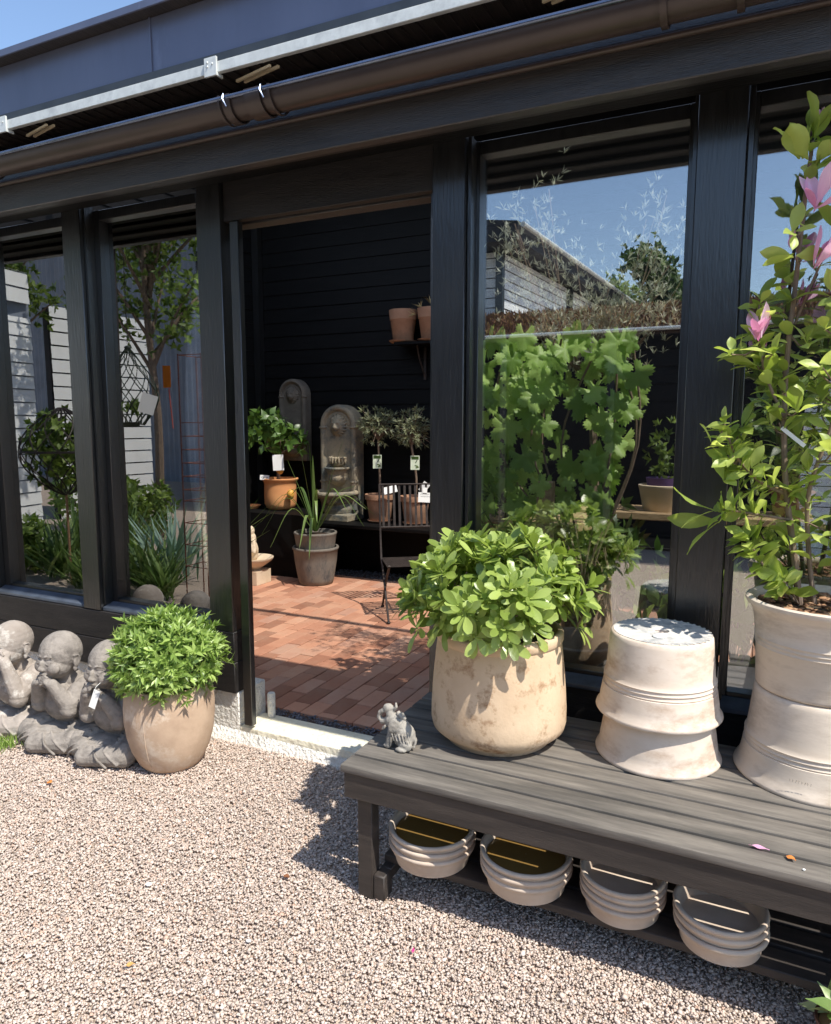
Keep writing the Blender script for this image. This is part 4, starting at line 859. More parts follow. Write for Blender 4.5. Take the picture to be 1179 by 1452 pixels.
# beige bird-bath fountain at the left of the doorway
c = (-4.28, 5.35, .07)
T = thing('bird_bath', 'beige stone bird bath with a carved figure, cut by the left door jamb', 'bird bath', c)
g = G().box(c[0]-.11, c[0]+.11, c[1]-.11, c[1]+.11, c[2], c[2]+.13).lathe(c, [(.0, .12), (.06, .12), (.07, .15), (.10, .17), (.17, .22), (.185, .24), (.185, .252), (.17, .252), (.10, .22), (0, .20)], 40)
build('bowl', g, BEIGE, T, smooth=45)
g = G().ell((c[0]-.06, c[1]+.04, c[2]+.30), (.07, .06, .12)).ell((c[0]-.06, c[1]+.03, c[2]+.42), (.06, .05, .07)).ell((c[0]-.05, c[1]+.02, c[2]+.50), (.038, .038, .05)).ell((c[0]-.02, c[1]+.0, c[2]+.33), (.05, .04, .06)).cap((c[0]-.0, c[1], c[2]+.40), (c[0]+.02, c[1]-.02, c[2]+.30), .02, .016)
blob('carved_figure', g, BEIGE, T, voxel=.008, smooth=3, disp=.012, dscale=.04)
# wall shelf pots
for x, lb, dry in ((-3.10, 'empty dusty terracotta pot with saucer on the high wall shelf', 0), (-2.80, 'terracotta pot with dried sprigs on the high wall shelf behind the post', 1)):
    c = (x, 6.2, 2.361); T = thing('shelf_pot', lb, 'pot', c, 'terracotta pots on the high wall shelf'); saucer(c, .135, BROWNP, T)
    pot('pot_body', [(0, .006), (.09, .006), (.095, .01), (.122, .21), (.128, .214), (.137, .30), (.137, .305), (.130, .308), (.118, .30), (.11, .2), (0, .1)], c, BROWNP, T, .002, 48)
    if dry:
        P = np.array([(x-.06, 6.1, 2.66), (x+.02, 6.12, 2.70), (x-.11, 6.08, 2.60), (x+.08, 6.1, 2.64)]); A = np.array([(-.5, -.3, 1), (0, 0, 1), (-1, -.3, .1), (.5, -.2, .8)], float)
        foliage('dried_plant', [tufts(P, A, 9, .09, .010, 'lance', (.2, .8))], L_DRY, T)
# folding chair
c0 = (-2.432, 5.03, .068); T = thing('folding_chair', 'slatted dark iron folding chair with a handwritten price card in the doorway', 'chair', c0)
ax = Vector((.81, .58, 0)); ax.normalize(); fy = Vector((-ax.y, ax.x, 0))      # ax: along the back, fy: from front to back
def cp(a, b, z): return Vector((c0[0], c0[1], 0))+ax*a+fy*b+Vector((0, 0, z))
Wc = .235; g = G()
for s in (-1, 1):
    build('side_rail', G().tube([cp(s*Wc, .27, 1.10), cp(s*Wc, .21, .72), cp(s*Wc, .15, .50), cp(s*Wc, -.06, .32), cp(s*Wc, -.28, .085)], .009, 8).ell(cp(s*Wc, -.28, .078), (.016, .016, .010)), IRON, T)
    build('leg', G().tube([cp(s*Wc*.92, -.20, .50), cp(s*Wc*.92, -.02, .36), cp(s*Wc*.92, .22, .085)], .009, 8).ell(cp(s*Wc*.92, .22, .078), (.016, .016, .010)), IRON, T)
g = G(); R_ = lambda a, b: g.tube([a, b], .007, 6); R_(cp(-Wc, .27, 1.095), cp(Wc, .27, 1.095)); R_(cp(-Wc, .215, .745), cp(Wc, .215, .745)); 
for k in range(10):
    a = -Wc+.03+k*(2*Wc-.06)/9; p0, p1 = cp(a, .27, 1.09), cp(a, .215, .745); v = []
    for q in (p0, p1): v += [q-ax*.0095, q+ax*.0095, q+ax*.0095+fy*.003, q-ax*.0095+fy*.003]
    g.add(v, [(0, 1, 5, 4), (1, 2, 6, 5), (2, 3, 7, 6), (3, 0, 4, 7)])
build('backrest', g, IRON, T); g = G()
for k in range(9):
    b = -.20+k*.045; v = []
    for q in (cp(-Wc, b, .50), cp(Wc, b, .50)): v += [q-fy*.013, q+fy*.013, q+fy*.013-Vector((0, 0, .004)), q-fy*.013-Vector((0, 0, .004))]
    g.add(v, [(0, 1, 5, 4), (1, 2, 6, 5), (2, 3, 7, 6), (3, 0, 4, 7), (0, 3, 2, 1), (4, 5, 6, 7)])
for s in (-1, 0, 1): g.tube([cp(s*Wc*.95, -.21, .492), cp(s*Wc*.95, .17, .492)], .007, 6)
build('seat', g, IRON, T); g = G(); g.tube([cp(-Wc, -.21, .16), cp(Wc, -.21, .16)], .006, 6); g.tube([cp(-Wc*.9, .155, .16), cp(Wc*.9, .155, .16)], .006, 6); build('stretcher', g, IRON, T)
nn = -fy; pc = cp(.15, .245, .985)-fy*.012; nv_ = (nn.x, nn.y, .15)
fm_ = facing(pc, nv_, tilt=-.07); s_ = build('price_card', card(fm_, .125, .082), PAPER, T)
build('price_card_clip', card(facing(pc+Vector((-.005, 0, .06)), nv_, tilt=-.05), .035, .045), PAPER, s_)
g = G()
for row, dz in ((0, .026), (1, .008)):
    for k in range(9 if row else 7):
        x0 = -.045+k*.0105; q = [fm_ @ Vector((x0+.0030*i, dz+(.0045 if (i*3+k*5+row) % 4 < 2 else -.0035), .0012)) for i in range(4)]
        g.tube(q, .0007, 4)
build('handwriting', g, INK, s_)
text_mesh('price', '1225:-', .036, INK, facing(pc+nn*.0012+Vector((0, 0, -.020)), nv_, tilt=-.07), s_)

# ------------------------------------------------------------------ things behind the glass, left windows
ROCK = pm('field_stone', C(132, 116, 98), C(164, 148, 128), scale=8, rough=.9, bump=.6, bscale=40)
def agave(c, n, L, W, m, label, name='agave', up_=1.2, pot_=None):
    T = thing(name, label, 'plant', c, 'spiky plants behind the left windows')
    a = np.arange(n)*2.4; t = rng.uniform(.15, 1.0, n)/up_
    D = np.stack([np.cos(a)*np.sin(t), np.sin(a)*np.sin(t), np.cos(t)], 1); Nn = np.stack([-np.cos(a)*np.cos(t), -np.sin(a)*np.cos(t), np.sin(t)], 1)
    P = np.tile(np.array(c)+np.array([0, 0, .02]), (n, 1))+D*.02
    V, F = scatter(leaf_base(L, W, 'blade', .5, .12), frames(D, Nn), P, rng.uniform(.7, 1.1, n)); np_mesh('foliage', V, F, m, T, smooth=True)
    if pot_: std_pot((c[0], c[1], c[2]-pot_[0]), pot_[0], pot_[1], pot_[1]*.75, pot_[2], T)
    return T
bed = G().box(-4.9, -3.37, 3.38, 4.1, .07, .40); tag(build('raised_planting_bed', bed, ROCK, None, (-4, 3.7, .07), bevel=.01), 'low stone planting bed behind the left windows', 'planter')
g = G()
for k in range(150): g.ell((random.uniform(-4.85, -3.42), random.uniform(3.42, 4.05), .41+random.uniform(0, .03)), (random.uniform(.02, .06), random.uniform(.02, .05), random.uniform(.015, .04)), (0, 0, random.random()*3), 8, 6)
tag(build('bed_stones', g, ROCK, None, (-3.6, 3.2, .5)), 'rounded stones and mulch covering the planting bed', kind='stuff')
agave((-3.78, 3.58, .42), 17, .36, .05, L_AGAVE, 'blue-green agave on stones behind the window beside the door')
agave((-3.46, 3.55, .42), 12, .36, .045, L_BLADE, 'green yucca with upright blades next to the post beside the door')
agave((-3.75, 3.85, .42), 34, .85, .024, L_BLADE, 'tall strap-leaved yucca behind the agave in the second window', up_=1.0)
agave((-3.6, 3.95, .42), 26, .7, .02, L_DARK, 'dark narrow-leaved yucca behind the rusty plant tower', up_=.9)
agave((-4.5, 3.8, .45), 22, .7, .035, L_DARK, 'arching dark strap-leaved plant in the first window')
c = (-4.62, 3.6, .41); T = thing('ribbed_planter', 'pale ribbed stone planter with leafy plant at the first window', 'planter', c)
pot('pot', [(0, 0), (.12, 0), (.15, .02), (.165, .08), (.172, .085), (.165, .10), (.18, .11), (.172, .125), (.19, .14), (.195, .15), (.185, .16), (.17, .155), (0, .14)], c, WHITEP, T)
P, A = dome_pts((c[0], c[1], .72), (.17, .15, .12), 40, -.1, .3); foliage('foliage', [tufts(P, A, 4, .12, .02, 'blade', (.2, 1.1))], L_BLADE, T)
# hanging iron basket with tag
c = (-4.99, .98, 2.27); T = thing('hanging_basket', 'dark woven iron cage basket hanging from a hook pole, mirrored in the second window', 'hanging basket', c)
g = G()
for s in (1, -1):
    for k in range(9):
        pts = []
        for j in range(13):
            t = j/12; z_ = 2.24-.66*t; r_ = .02+.235*math.sin(min(1, t*1.35)*PI/2)**1.0*(1-.62*max(0, (t-.6)/.4)**1.3); a = 2*PI*k/9+s*t*1.9; pts.append((c[0]+r_*math.cos(a), c[1]+r_*math.sin(a), z_))
        g.tube(pts, .009, 6, flat=.4)
GRIRON = pm('green_black_iron', C(40, 52, 40), C(58, 70, 54), scale=20, rough=.6)
build('cage', g, GRIRON, T)
g = G().lathe((c[0], c[1], 1.56), [(0, 0), (.06, 0), (.08, .04), (.075, .045), (0, .03)], 24).ell((c[0], c[1], 2.25), (.03, .03, .02)); build('tray', g, GRIRON, T)
g = G()
for k in range(44): 
    a = 0 if k % 2 else PI/2; z_ = 2.29+k*.022; g.tube([(c[0]+.006*math.cos(b)*math.cos(a), c[1]+.006*math.cos(b)*math.sin(a), z_+.013*math.sin(b)) for b in np.linspace(0, 2*PI, 9)], .0018, 4, caps=False)
build('chain', g, IRON, T)
build('price_tag', card(facing((c[0]+.27, c[1]+.06, 1.76), (.9, .8, .1), tilt=.3), .13, .17), PAPER, T)
P, A = dome_pts((c[0], c[1], 1.72), (.14, .14, .08), 20, -.2, .4); foliage('foliage', [tufts(P, A, 4, .06, .03, 'ovate')], L_TREE, T)
build('hook_pole', G().tube([(c[0]-.5, c[1]-.35, 0), (c[0]-.5, c[1]-.35, 3.1)], .012, 8).tube(curve([(c[0]-.5, c[1]-.35, 3.1), (c[0]-.3, c[1]-.2, 3.38), (c[0], c[1], 3.25)], 6), .01, 8), IRON, T)
# balloon-shaped wire cage in the first window
c = (-6.05, .85, 1.32); T = thing('wire_cage', 'large balloon-shaped wire plant cage on a wooden pole, mirrored in the first window', 'plant cage', (c[0], c[1], 0))
g = G()
for s in (1, -1):
    for k in range(12):
        pts = []
        for j in range(17):
            t = j/16; r_ = .03+.36*math.sin(PI*t)**.8; a = 2*PI*k/12+s*t*1.6; pts.append((c[0]+r_*math.cos(a), c[1]+r_*math.sin(a), c[2]+.42-.84*t))
        g.tube(pts, .006, 5)
for zz, r_ in ((c[2], .39), (c[2]+.01, .39)): g.tube([(c[0]+r_*math.cos(a), c[1]+r_*math.sin(a), zz) for a in np.linspace(0, 2*PI, 33)], .006, 5, caps=False)
build('cage', g, IRON, T); build('pole', G().tube([(c[0], c[1], 0), (c[0], c[1], c[2]-.42)], .012, 8), pm('raw_wood_pole', C(170, 130, 96), rough=.7), T)
P, A = dome_pts((c[0], c[1], c[2]), (.33, .33, .40), 230, -.9, .7); foliage('foliage', [tufts(P, A, 5, .08, .045, 'ovate', jit=.6)], L_TREE, T)
# rusty plant tower and orange tag
c = (-4.62, .55, 0); T = thing('plant_tower', 'rusty iron plant tower with an orange tag, mirrored beside the door post', 'plant support', c)
g = G()
for dx, dy in ((0, 0), (.26, 0), (.26, .22), (0, .22)): g.tube([(c[0]+dx, c[1]+dy, 0), (c[0]+dx, c[1]+dy, 2.20)], .006, 6)
for z_ in (.3, .5, .7, .9, 1.0, 1.12, 1.24, 1.36, 1.48, 1.6, 2.19):
    q = [(c[0], c[1], z_), (c[0]+.26, c[1], z_), (c[0]+.26, c[1]+.22, z_), (c[0], c[1]+.22, z_), (c[0], c[1], z_)]
    for k in range(4): g.tube([q[k], q[k+1]], .004, 5)
build('frame', g, RUST, T); build('orange_tag', card(facing((c[0]-.06, c[1]+.30, 2.0), (.4, 1, 0)), .07, .19), pm('orange_plastic', C(232, 130, 30), rough=.5), T)
build('tag_rod', G().tube([(c[0]-.05, c[1]+.29, 1.90), (c[0]-.02, c[1]+.29, 1.55)], .006, 6), pm('pink_rod', C(196, 100, 88)), T)

# ------------------------------------------------------------------ things behind the glass, right windows
# grape vine
def lobed(s):
    pts = []; n = 60
    for k in range(n):
        a = 2*PI*k/n; th = abs((a-PI/2+PI) % (2*PI)-PI)          # angle from the tip
        l = .50+.50*abs(math.cos(th*2.5/1.0*.96))**.75*(1-.10*th)
        if th > 2.75: l = .18+.10*(PI-th)
        l *= 1.06 if k % 2 else .90
        pts.append((s*l*math.cos(a), s*l*math.sin(a)+s*.35, -.22*s*l*l+.10*s*math.cos(5*th)*l))
    v = [(0, s*.35, .02*s)]+pts; return np.array(v), np.array([(0, 1+k, 1+(k+1) % n) for k in range(n)])
c = (-.75, 3.45, .07); T = thing('grape_vine', 'grape vine with large bright lobed leaves just behind the large right window', 'climbing plant', c)
n = 165; X = rng.uniform(-1.26, -.42, n); Z = 2.04-rng.random(n)**1.1*.85; keep = ~((X > -.56) & (Z < 1.62)) & ~((abs(X+.80) < .07) & (Z < 1.85) & (Z > 1.5)); X, Z = X[keep], Z[keep]; n = len(X); Y = 3.40+rng.normal(0, .11, n)
D = np.stack([rng.normal(0, .45, n), rng.normal(-.15, .2, n), -np.ones(n)], 1); Nn = np.stack([rng.normal(.5, .5, n), -np.ones(n), rng.normal(.9, .5, n)], 1)
V, F = scatter(lobed(.088), frames(D, Nn), np.stack([X, Y, Z], 1), rng.uniform(.45, 1.1, n)); np_mesh('foliage', V, F, L_VINE, T, smooth=False)
g = G()
for k in range(7): x0 = -1.1+k*.11; g.tube(curve([(-.75, 3.45, .3), (-.8+.02*k, 3.45, .9), (x0+random.uniform(-.1, .1), 3.44, 1.5), (x0+random.uniform(-.1, .1), 3.42, 2.0)], 5), .006, 6)
build('stem', g, BARK, T); std_pot(c, .28, .17, .12, BROWNP, T)
# tall olive behind it
c = (-.76, 3.70, .07); T = thing('olive_tree', 'tall silvery olive tree standing behind the vine in the right window', 'tree', c)
g = G(); g.tube(curve([(c[0], c[1], .3), (c[0]+.03, c[1], 1.1), (c[0]-.02, c[1], 1.9)], 5), .02, 8)
tips = []
for k in range(26):
    x_ = random.uniform(-1.3, -.15); z_ = random.uniform(2.1, 2.75); y_ = c[1]+random.uniform(-.25, .25); cv = curve([(c[0]-.02, c[1], 1.8), ((c[0]+x_)/2, y_, 2.05), (x_, y_, z_)], 6); g.tube(cv, [.008]*6+[.003]*(len(cv)-6), 5)
    for q in cv[4:]: tips.append(tuple(q))
build('trunk', g, BARK, T); P = np.array(tips)+rng.normal(0, .03, (len(tips), 3)); P = np.concatenate([P, P+rng.normal(0, .05, P.shape), P+rng.normal(0, .08, P.shape)]); A = rng.normal(0, .4, P.shape)+np.array([0, 0, 1])
P = np.concatenate([P, P+rng.normal(0, .05, P.shape)]); A = np.concatenate([A, A]); foliage('foliage', [tufts(P, A, 4, .042, .0085, 'lance', (.2, .8), jit=.6)], L_SILV, T); std_pot(c, .32, .2, .15, BROWNP, T)
# drum table, wooden post, terracotta planter
WOODY = pm('weathered_pine', C(150, 122, 90), C(184, 158, 122), scale=6, rough=.8, bump=.3, bscale=30, stretch=(1, 6, 6))
c = (-1.05, 3.75, .07); T = thing('spool_table', 'round wooden cable-spool table behind the right window', 'table', c)
build('tabletop', G().lathe(c, [(0, .98), (.32, .98), (.33, .985), (.33, 1.02), (.32, 1.025), (.05, 1.025), (.05, 1.01), (0, 1.01)], 48), WOODY, T); build('drum', G().lathe(c, [(.16, 0), (.16, .98)], 32), WOODY, T)
o = build('wooden_post', G().box(-.905, -.835, 3.2, 3.27, .07, 1.33), WOODY, None, (-.87, 3.235, .07), bevel=.004); tag(o, 'short weathered wooden post in front of the spool table', 'post')
c = (-.46, 4.3, .07); T = thing('plant_table', 'plant table with thin black legs behind the right window', 'table', c)
build('tabletop', G().box(-.95, .35, 4.1, 4.5, 1.06, 1.10), WOODY, T, bevel=.004); 
for x, y_ in ((-.9, 4.13), (.3, 4.13), (-.9, 4.47), (.3, 4.47)): build('leg', G().tube([(x, y_, .07), (x, y_, 1.06)], .012, 8), IRON, T)
c = (-.46, 4.28, 1.10); T = thing('terracotta_planter', 'sand coloured planter with purple rimmed pot on the plant table', 'planter', c); std_pot(c, .15, .14, .11, BEIGE, T, rim=False)
build('inner_pot', G().lathe((c[0], c[1], 1.24), [(0, 0), (.09, 0), (.10, .05), (.09, .05), (0, .04)], 30), pm('purple_plastic', C(96, 70, 120)), T)
P, A = dome_pts((c[0], c[1], 1.45), (.09, .09, .2), 40, -.9, .5); foliage('foliage', [tufts(P, A, 5, .05, .02, 'ovate')], L_TREE, T)
# plants low behind the glass
def bush(name, c, r, n, k, L, W, kind, m, label, pr=None, grp_='potted plants behind the right windows'):
    T = thing(name, label, 'potted plant', c, grp_); z0 = c[2]
    if pr: std_pot(c, pr[0], pr[1], pr[1]*.75, pr[2], T); z0 += pr[0]
    ctr = (c[0], c[1], z0+r[2]*.8); P, A = dome_pts(ctr, r, n, -.8, .6, .1)
    foliage('foliage', [tufts(P, A, k, L, W, kind, (.4, 1.3), jit=.7)], m, T)
    g = G()
    for q in P[:14]: g.tube([(c[0], c[1], z0-.03), tuple((np.array(ctr)+q)/2), tuple(q)], [.006, .004, .003], 5)
    build('stem', g, BARK, T)
bush('leafy_shrub', (-.62, 3.62, .07), (.22, .18, .26), 60, 5, .10, .04, 'ovate', L_DARK, 'dark glossy shrub in a black pot behind the centre of the right window', (.5, .2, IRON))
bush('leafy_shrub', (-.36, 3.52, .07), (.15, .12, .22), 34, 5, .13, .055, 'ovate', L_TREE, 'broad-leaved plant right behind the glass beside the right post', (.35, .13, BROWNP))
bush('leafy_shrub', (-.03, 3.5, .07), (.18, .15, .25), 36, 5, .13, .055, 'ovate', L_TREE, 'broad-leaved plant behind the glass right of the thick post', (.38, .14, BROWNP))
bush('leafy_shrub', (.40, 3.6, .07), (.25, .2, .5), 80, 5, .11, .045, 'ovate', L_DARK, 'tall dark shrub behind the magnolia and the glass', (.4, .18, BROWNP))
bush('grass_plant', (-1.16, 3.55, .07), (.16, .16, .28), 60, 6, .25, .010, 'blade', L_BLADE, 'fine-leaved grassy palm behind the left edge of the right window', (.75, .2, BROWNP))
bush('leafy_shrub', (-.85, 4.1, .07), (.25, .2, .3), 60, 5, .10, .04, 'ovate', L_DARK, 'dark shrub in shade behind the wooden post', (.6, .2, IRON))
bush('leafy_shrub', (.2, 4.3, 1.10), (.28, .18, .3), 60, 5, .10, .04, 'ovate', L_DARK, 'bushy plant standing on the right end of the plant table', (.15, .12, BROWNP))
c = (-.66, 3.12, .05); T = thing('stone_basin', 'round grey stone basin on a stand behind the glass and right of the big pot', 'basin', c)
pot('basin', [(0, .38), (.13, .38), (.16, .42), (.175, .55), (.185, .565), (.185, .58), (.172, .585), (.155, .57), (.14, .45), (0, .43)], c, GREYPOT, T)
pot('stand', [(.12, 0), (.13, .01), (.12, .375), (0, .378)], c, IRON, T)
c = (.05, 2.98, .07); T = thing('stone_bowl_planter', 'stacked pale stone bowl behind the glass right of the thick post', 'planter', c); pot('pot', [(0, 0), (.12, 0), (.14, .3), (.19, .46), (.20, .5), (.19, .52), (.16, .5), (0, .45)], c, WHITEP, T)

# ------------------------------------------------------------------ surroundings behind the camera (seen mirrored in the glass)
WCLAD = pm('white_painted_cladding', C(234, 236, 234), C(242, 244, 242), scale=3, rough=.6)
ROOFD = pm('dark_roofing', C(36, 36, 40), C(52, 52, 56), scale=6, rough=.7)
GREYM = pm('grey_corrugated_metal', C(126, 134, 146), C(142, 150, 162), scale=2, rough=.5)
def clad(g, p0, p1, z0, zt0, zt1, pitch_=.18):
    """boards gapped to draw lap shadow lines between p0 and p1, top height from zt0 to zt1"""
    p0, p1 = Vector((p0[0], p0[1], 0)), Vector((p1[0], p1[1], 0)); d = (p1-p0).normalized(); nrm = Vector((-d.y, d.x, 0)); z = z0
    while z < max(zt0, zt1):
        za, zb = min(z+pitch_, zt0), min(z+pitch_, zt1)
        if za-z > .001 or zb-z > .001:
            s0 = 0; a0, a1 = p0, p1
            if zb <= z: k = (zt0-z)/(zt0-zt1); a1 = p0.lerp(p1, k); zb = z
            if za <= z: k = (zt1-z)/(zt1-zt0); a0 = p1.lerp(p0, k); za = z
            gz_ = pitch_*.09; za = max(za-gz_, z+.001); zb = max(zb-gz_, z+.001); g.add([a0+Vector((0, 0, z))+nrm*.02, a1+Vector((0, 0, z))+nrm*.02, a1+Vector((0, 0, zb))+nrm*.005, a0+Vector((0, 0, za))+nrm*.005, a0+Vector((0, 0, z)), a1+Vector((0, 0, z))], [(1, 0, 3, 2), (0, 1, 5, 4)])  # open gap above each board lets the dark backing stand for lap shadow
        z += pitch_
# sedum-roofed shed
T = thing('sedum_shed', 'long black shed with a reddish sedum roof and pale gutter, mirrored in the right windows', 'building', (-1.5, -4.4, 0))
build('wall', G().box(-5.6, 3.5, -5.3, -3.75, 0, 2.62).box(-5.6, 3.5, -5.29, -4.6, 2.621, 2.93).box(-5.6, 3.5, -4.599, -3.80, 2.621, 2.735), INWALL, T)
g = G(); g.add([(-5.8, -3.45, 2.74), (3.7, -3.45, 2.74), (3.7, -5.6, 3.33), (-5.8, -5.6, 3.33), (-5.8, -3.45, 2.66), (3.7, -3.45, 2.66), (3.7, -5.6, 3.2), (-5.8, -5.6, 3.2)], [(0, 1, 2, 3), (4, 7, 6, 5), (0, 4, 5, 1), (1, 5, 6, 2), (2, 6, 7, 3), (3, 7, 4, 0)])
build('roof', g, SOIL, T)
n = 16000; X = rng.uniform(-5.8, 3.7, n); t = rng.random(n); Y = -3.45-2.15*t; Z = 2.74+.59*t; P = np.stack([X, Y, Z], 1); D = rng.normal(0, .5, (n, 3))+np.array([0, 0, 1])
V, F = scatter(leaf_base(.10, .02, 'lance', .2, .1), frames(D, rnd_dir(n)), P, rng.uniform(.5, 1.1, n))
o = np_mesh('sedum', V, F, pm('reddish_sedum', C(110, 72, 48), C(150, 104, 60), scale=2, rough=.8, island=.3, hue_isl=[(0, C(96, 60, 44)), (.4, C(130, 84, 56)), (.8, C(150, 112, 62)), (1, C(120, 120, 60))]), T); o['kind'] = 'stuff'
build('gutter', G().tube([(-5.8, -3.40, 2.72), (3.7, -3.40, 2.72)], .022, 8), STEEL, T)
for a, b, zt in ((.5, 1.4, 2.1),):
    gg = G(); clad(gg, (a, -3.74), (b, -3.74), 0.05, zt, zt, .12); build('white_door', gg, WCLAD, T)
for x in (-4.5, -3.1, -1.7, -.3, 1.1, 2.5): build('post', G().box(x, x+.09, -3.6, -3.51, 0, 2.66), BLACKW, T)
# white house with dark low roof
T = thing('white_house', 'white clad house with a dark overhanging roof, mirrored at the left of the right window', 'building', (-6.5, -9.6, 0))
g = G(); clad(g, (-3.95, -5.95), (-3.5, -13.3), 0, 4.42, 4.42, .16); clad(g, (-9.5, -5.93), (-4.0, -5.93), 0, 4.42, 4.42, .16); build('wall', g, WCLAD, T, smooth=0)
build('house_core', G().box(-9.5, -4.0, -13.3, -5.96, 0, 4.40), ROOFD, T)  # dark behind the boards so their gaps read as shadow lines
build('upright_strip', G().box(-4.02, -3.90, -6.0, -5.88, 0, 4.42), BLACKW, T); build('upright_strip', G().box(-3.72, -3.60, -9.6, -9.5, 0, 4.42), BLACKW, T)  # narrow black uprights at the front corner and partway along the side
g = G(); g.add([(-3.5, -5.4, 4.44), (-3.05, -13.6, 4.44), (-10, -13.6, 4.44), (-10, -5.4, 4.44), (-3.5, -5.4, 4.72), (-3.05, -13.6, 4.72), (-10, -13.6, 4.9), (-10, -5.4, 4.9), (-6.6, -5.4, 5.15), (-6.6, -13.6, 5.15)],
      [(0, 3, 2, 1), (0, 1, 5, 4), (4, 5, 9, 8), (8, 9, 6, 7), (2, 3, 7, 6), (0, 4, 8, 7, 3), (1, 2, 6, 9, 5)]); build('roof', g, ROOFD, T)
build('gutter', G().tube([(-3.42, -5.4, 4.66), (-2.97, -13.6, 4.66)], .04, 8), STEEL, T)
# left: white clad cabins and warehouse
T = thing('screen_wall', 'white clad garden screen wall mirrored in the second window', 'wall', (-10.4, -3.4, 0)); g = G(); clad(g, (-10.40, -2.42), (-10.26, -4.32), 0, 3.49, 3.49, .22); build('cladding', g, WCLAD, T, smooth=0)
build('frame', G().box(-10.55, -10.43, -4.32, -2.42, 0, 3.45), ROOFD, T)  # solid dark backing, shows through the board gaps as drawn shadow lines
T = thing('screen_wall', 'taller white clad screen wall with a dark band, mirrored in the first window', 'wall', (-8.7, -.6, 0)); g = G(); clad(g, (-8.62, -.30), (-8.72, -.84), 0, 2.97, 2.97, .17); g2_ = G(); clad(g2_, (-8.62, -.30), (-8.72, -.84), 0, .42, .42, .2)
g.add([(x, y_, z_+3.14) for x, y_, z_ in g2_.v], g2_.f); build('cladding', g, WCLAD, T, smooth=0)
build('frame', G().box(-8.86, -8.75, -.86, -.28, 0, 3.54), GREYM, T)
T = thing('grey_warehouse', 'grey corrugated metal warehouse behind the tree, mirrored in the left windows', 'building', (-14, -12, 0)); g = G(); vs = []; k = 0
for i in range(200):
    x = -26+i*.09; yy = -9.0+(.04 if i % 2 else 0); vs += [(x, yy, 0), (x, yy, 7.0)]
g.add(vs, [(2*i, 2*i+2, 2*i+3, 2*i+1) for i in range(199)]); build('wall', g, GREYM, T, smooth=0); build('roof', G().box(-26, -8.0, -18, -8.9, 7.0, 7.2), ROOFD, T); build('side_wall', G().box(-8.2, -8.1, -18, -9.0, 0, 7.0), GREYM, T)
# trees
def tree(name, c, H, r, n, m, label, k=6, L=.10, W=.045, grp_='trees mirrored in the windows', trunk=.09, base=.35, kind='ovate'):
    T = thing(name, label, 'tree', c, grp_); g = G(); x, y_, z_ = c
    g.tube(curve([(x, y_, z_), (x+.05, y_, z_+H*.3), (x-.04, y_+.05, z_+H*.6), (x, y_, z_+H*.9)], 5), [trunk*(1-.7*i/15) for i in range(16)], 8)
    P = []
    for i in range(24):
        a = random.random()*2*PI; zz = z_+H*random.uniform(base, .92); rr = r*random.uniform(.5, 1)*(1.15-.6*abs((zz-z_)/H-.6)); e = Vector((x+rr*math.cos(a), y_+rr*math.sin(a), zz+H*.08))
        cv = curve([(x, y_, zz-H*.12), ((x+e.x)/2, (y_+e.y)/2, zz-.02), tuple(e)], 5); g.tube(cv, [.03*(1-.8*j/(len(cv)-1)) for j in range(len(cv))], 5)
        for q in cv[3:]: P.append(tuple(q))
    build('trunk', g, BARK, T); P = np.array(P); P = np.repeat(P, n, 0)+rng.normal(0, r*.13, (len(P)*n, 3)); A = rng.normal(0, .6, P.shape)+np.array([0, 0, .4])
    foliage('crown', [tufts(P, A, k, L, W, kind, (.4, 1.3), jit=.8)], m, T)
tree('garden_tree', (-7.65, -1.9, 0), 5.6, 1.25, 4, L_TREE, 'leafy tree with a slim trunk mirrored in the second window', L=.11, W=.05, base=.52, trunk=.07)
tree('garden_tree', (-10.6, -1.6, 0), 5.4, .9, 4, L_TREE, 'leafy tree mirrored in the first window, half behind its post', L=.11, W=.05, base=.55, trunk=.06)
tree('birch_tree', (-1.9, -12.4, 0), 5.6, 1.1, 14, L_DARK, 'dense green tree top above the sedum roof, mirrored in the right window', L=.14, W=.07, trunk=.12)
tree('birch_tree', (-3.4, -14.4, 0), 5.5, 1.2, 10, L_TREE, 'smaller round tree between gable and dense tree, mirrored in the right window', L=.14, W=.07, trunk=.12)
tree('birch_tree', (.2, -16.4, 0), 5.2, 1.8, 10, L_DARK, 'distant tree above the sedum roof mirrored behind the magnolia', L=.14, W=.07, trunk=.12)
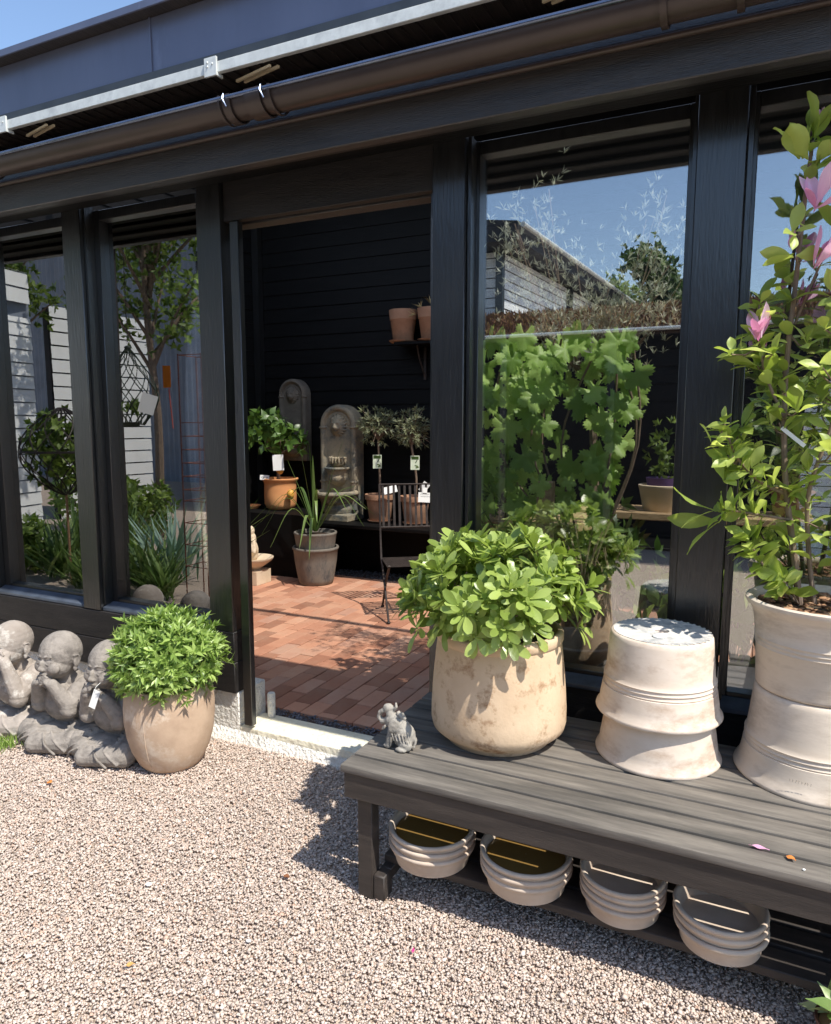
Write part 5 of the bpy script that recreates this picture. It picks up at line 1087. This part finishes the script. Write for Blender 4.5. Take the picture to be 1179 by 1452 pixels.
# planting mirrored low in the left windows
SH = ((-5.05, .75, .30, .30, L_BLADE, 'spiky low plant of the outdoor row, mirrored nearest the door post'), (-5.75, .6, .28, .26, L_BALL, 'bright low shrub of the outdoor row, second from the door post'), (-6.4, .7, .34, .32, L_BLADE, 'spiky low plant of the outdoor row, third from the door post'),
      (-7.1, .6, .38, .36, L_TREE, 'green shrub of the outdoor row mirrored beside the second post'), (-7.9, .6, .38, .40, L_BLADE, 'tall spiky plant mirrored in the first window'), (-7.6, -1.6, .45, .5, L_TREE, 'green shrub at the foot of the slim tree'),
      (-9.2, -1.9, .5, .6, L_BALL, 'bright shrub mirrored in front of the white screen wall'))
SH += ((-5.5, 1.05, .3, .26, L_BLADE, 'smallest spiky plant at the front of the outdoor row'), (-6.1, .1, .3, .45, L_BLADE, 'tall spiky plant behind the bright low shrub of the outdoor row'), (-5.2, .3, .3, .45, L_AGAVE, 'blue-green agave-like shrub behind the door end of the outdoor row'),
       (-6.75, .15, .34, .42, L_BLADE, 'tall spiky plant behind the middle of the outdoor row'), (-7.45, .95, .3, .26, L_BLADE, 'spiky plant at the left front of the outdoor row'), (-6.9, -.5, .36, .62, L_TREE, 'tall leafy shrub between wire cage and slim tree'), (-4.75, .95, .28, .24, L_BLADE, 'small spiky plant at the door end of the outdoor row'))
for i, (x, y_, r, hgt, m, lb) in enumerate(SH):
    T = thing('garden_shrub', lb, 'shrub', (x, y_, 0), 'shrubs mirrored in the left windows'); P, A = dome_pts((x, y_, hgt*.8), (r, r*.8, hgt*.8), 160, -.9, .6); foliage('foliage', [tufts(P, A, 5, .12, .05, 'ovate', jit=.8)] if m not in (L_BLADE, L_AGAVE) else [tufts(np.tile(np.array([[x, y_, .05]]), (9, 1))+rng.normal(0, .06, (9, 3))*np.array([1, 1, .2]), np.tile(np.array([[0, 0, 1.]]), (9, 1)), 9, hgt*1.7, .04, 'blade', (.05, .9), curl=.2)], m, T)
    if m in (L_BLADE, L_AGAVE): continue
    g = G()
    for q in P[:8]: g.tube([(x, y_, 0), tuple((np.array((x, y_, .3))+q)/2), tuple(q)], [.015, .01, .005], 5)
    build('stem', g, BARK, T)
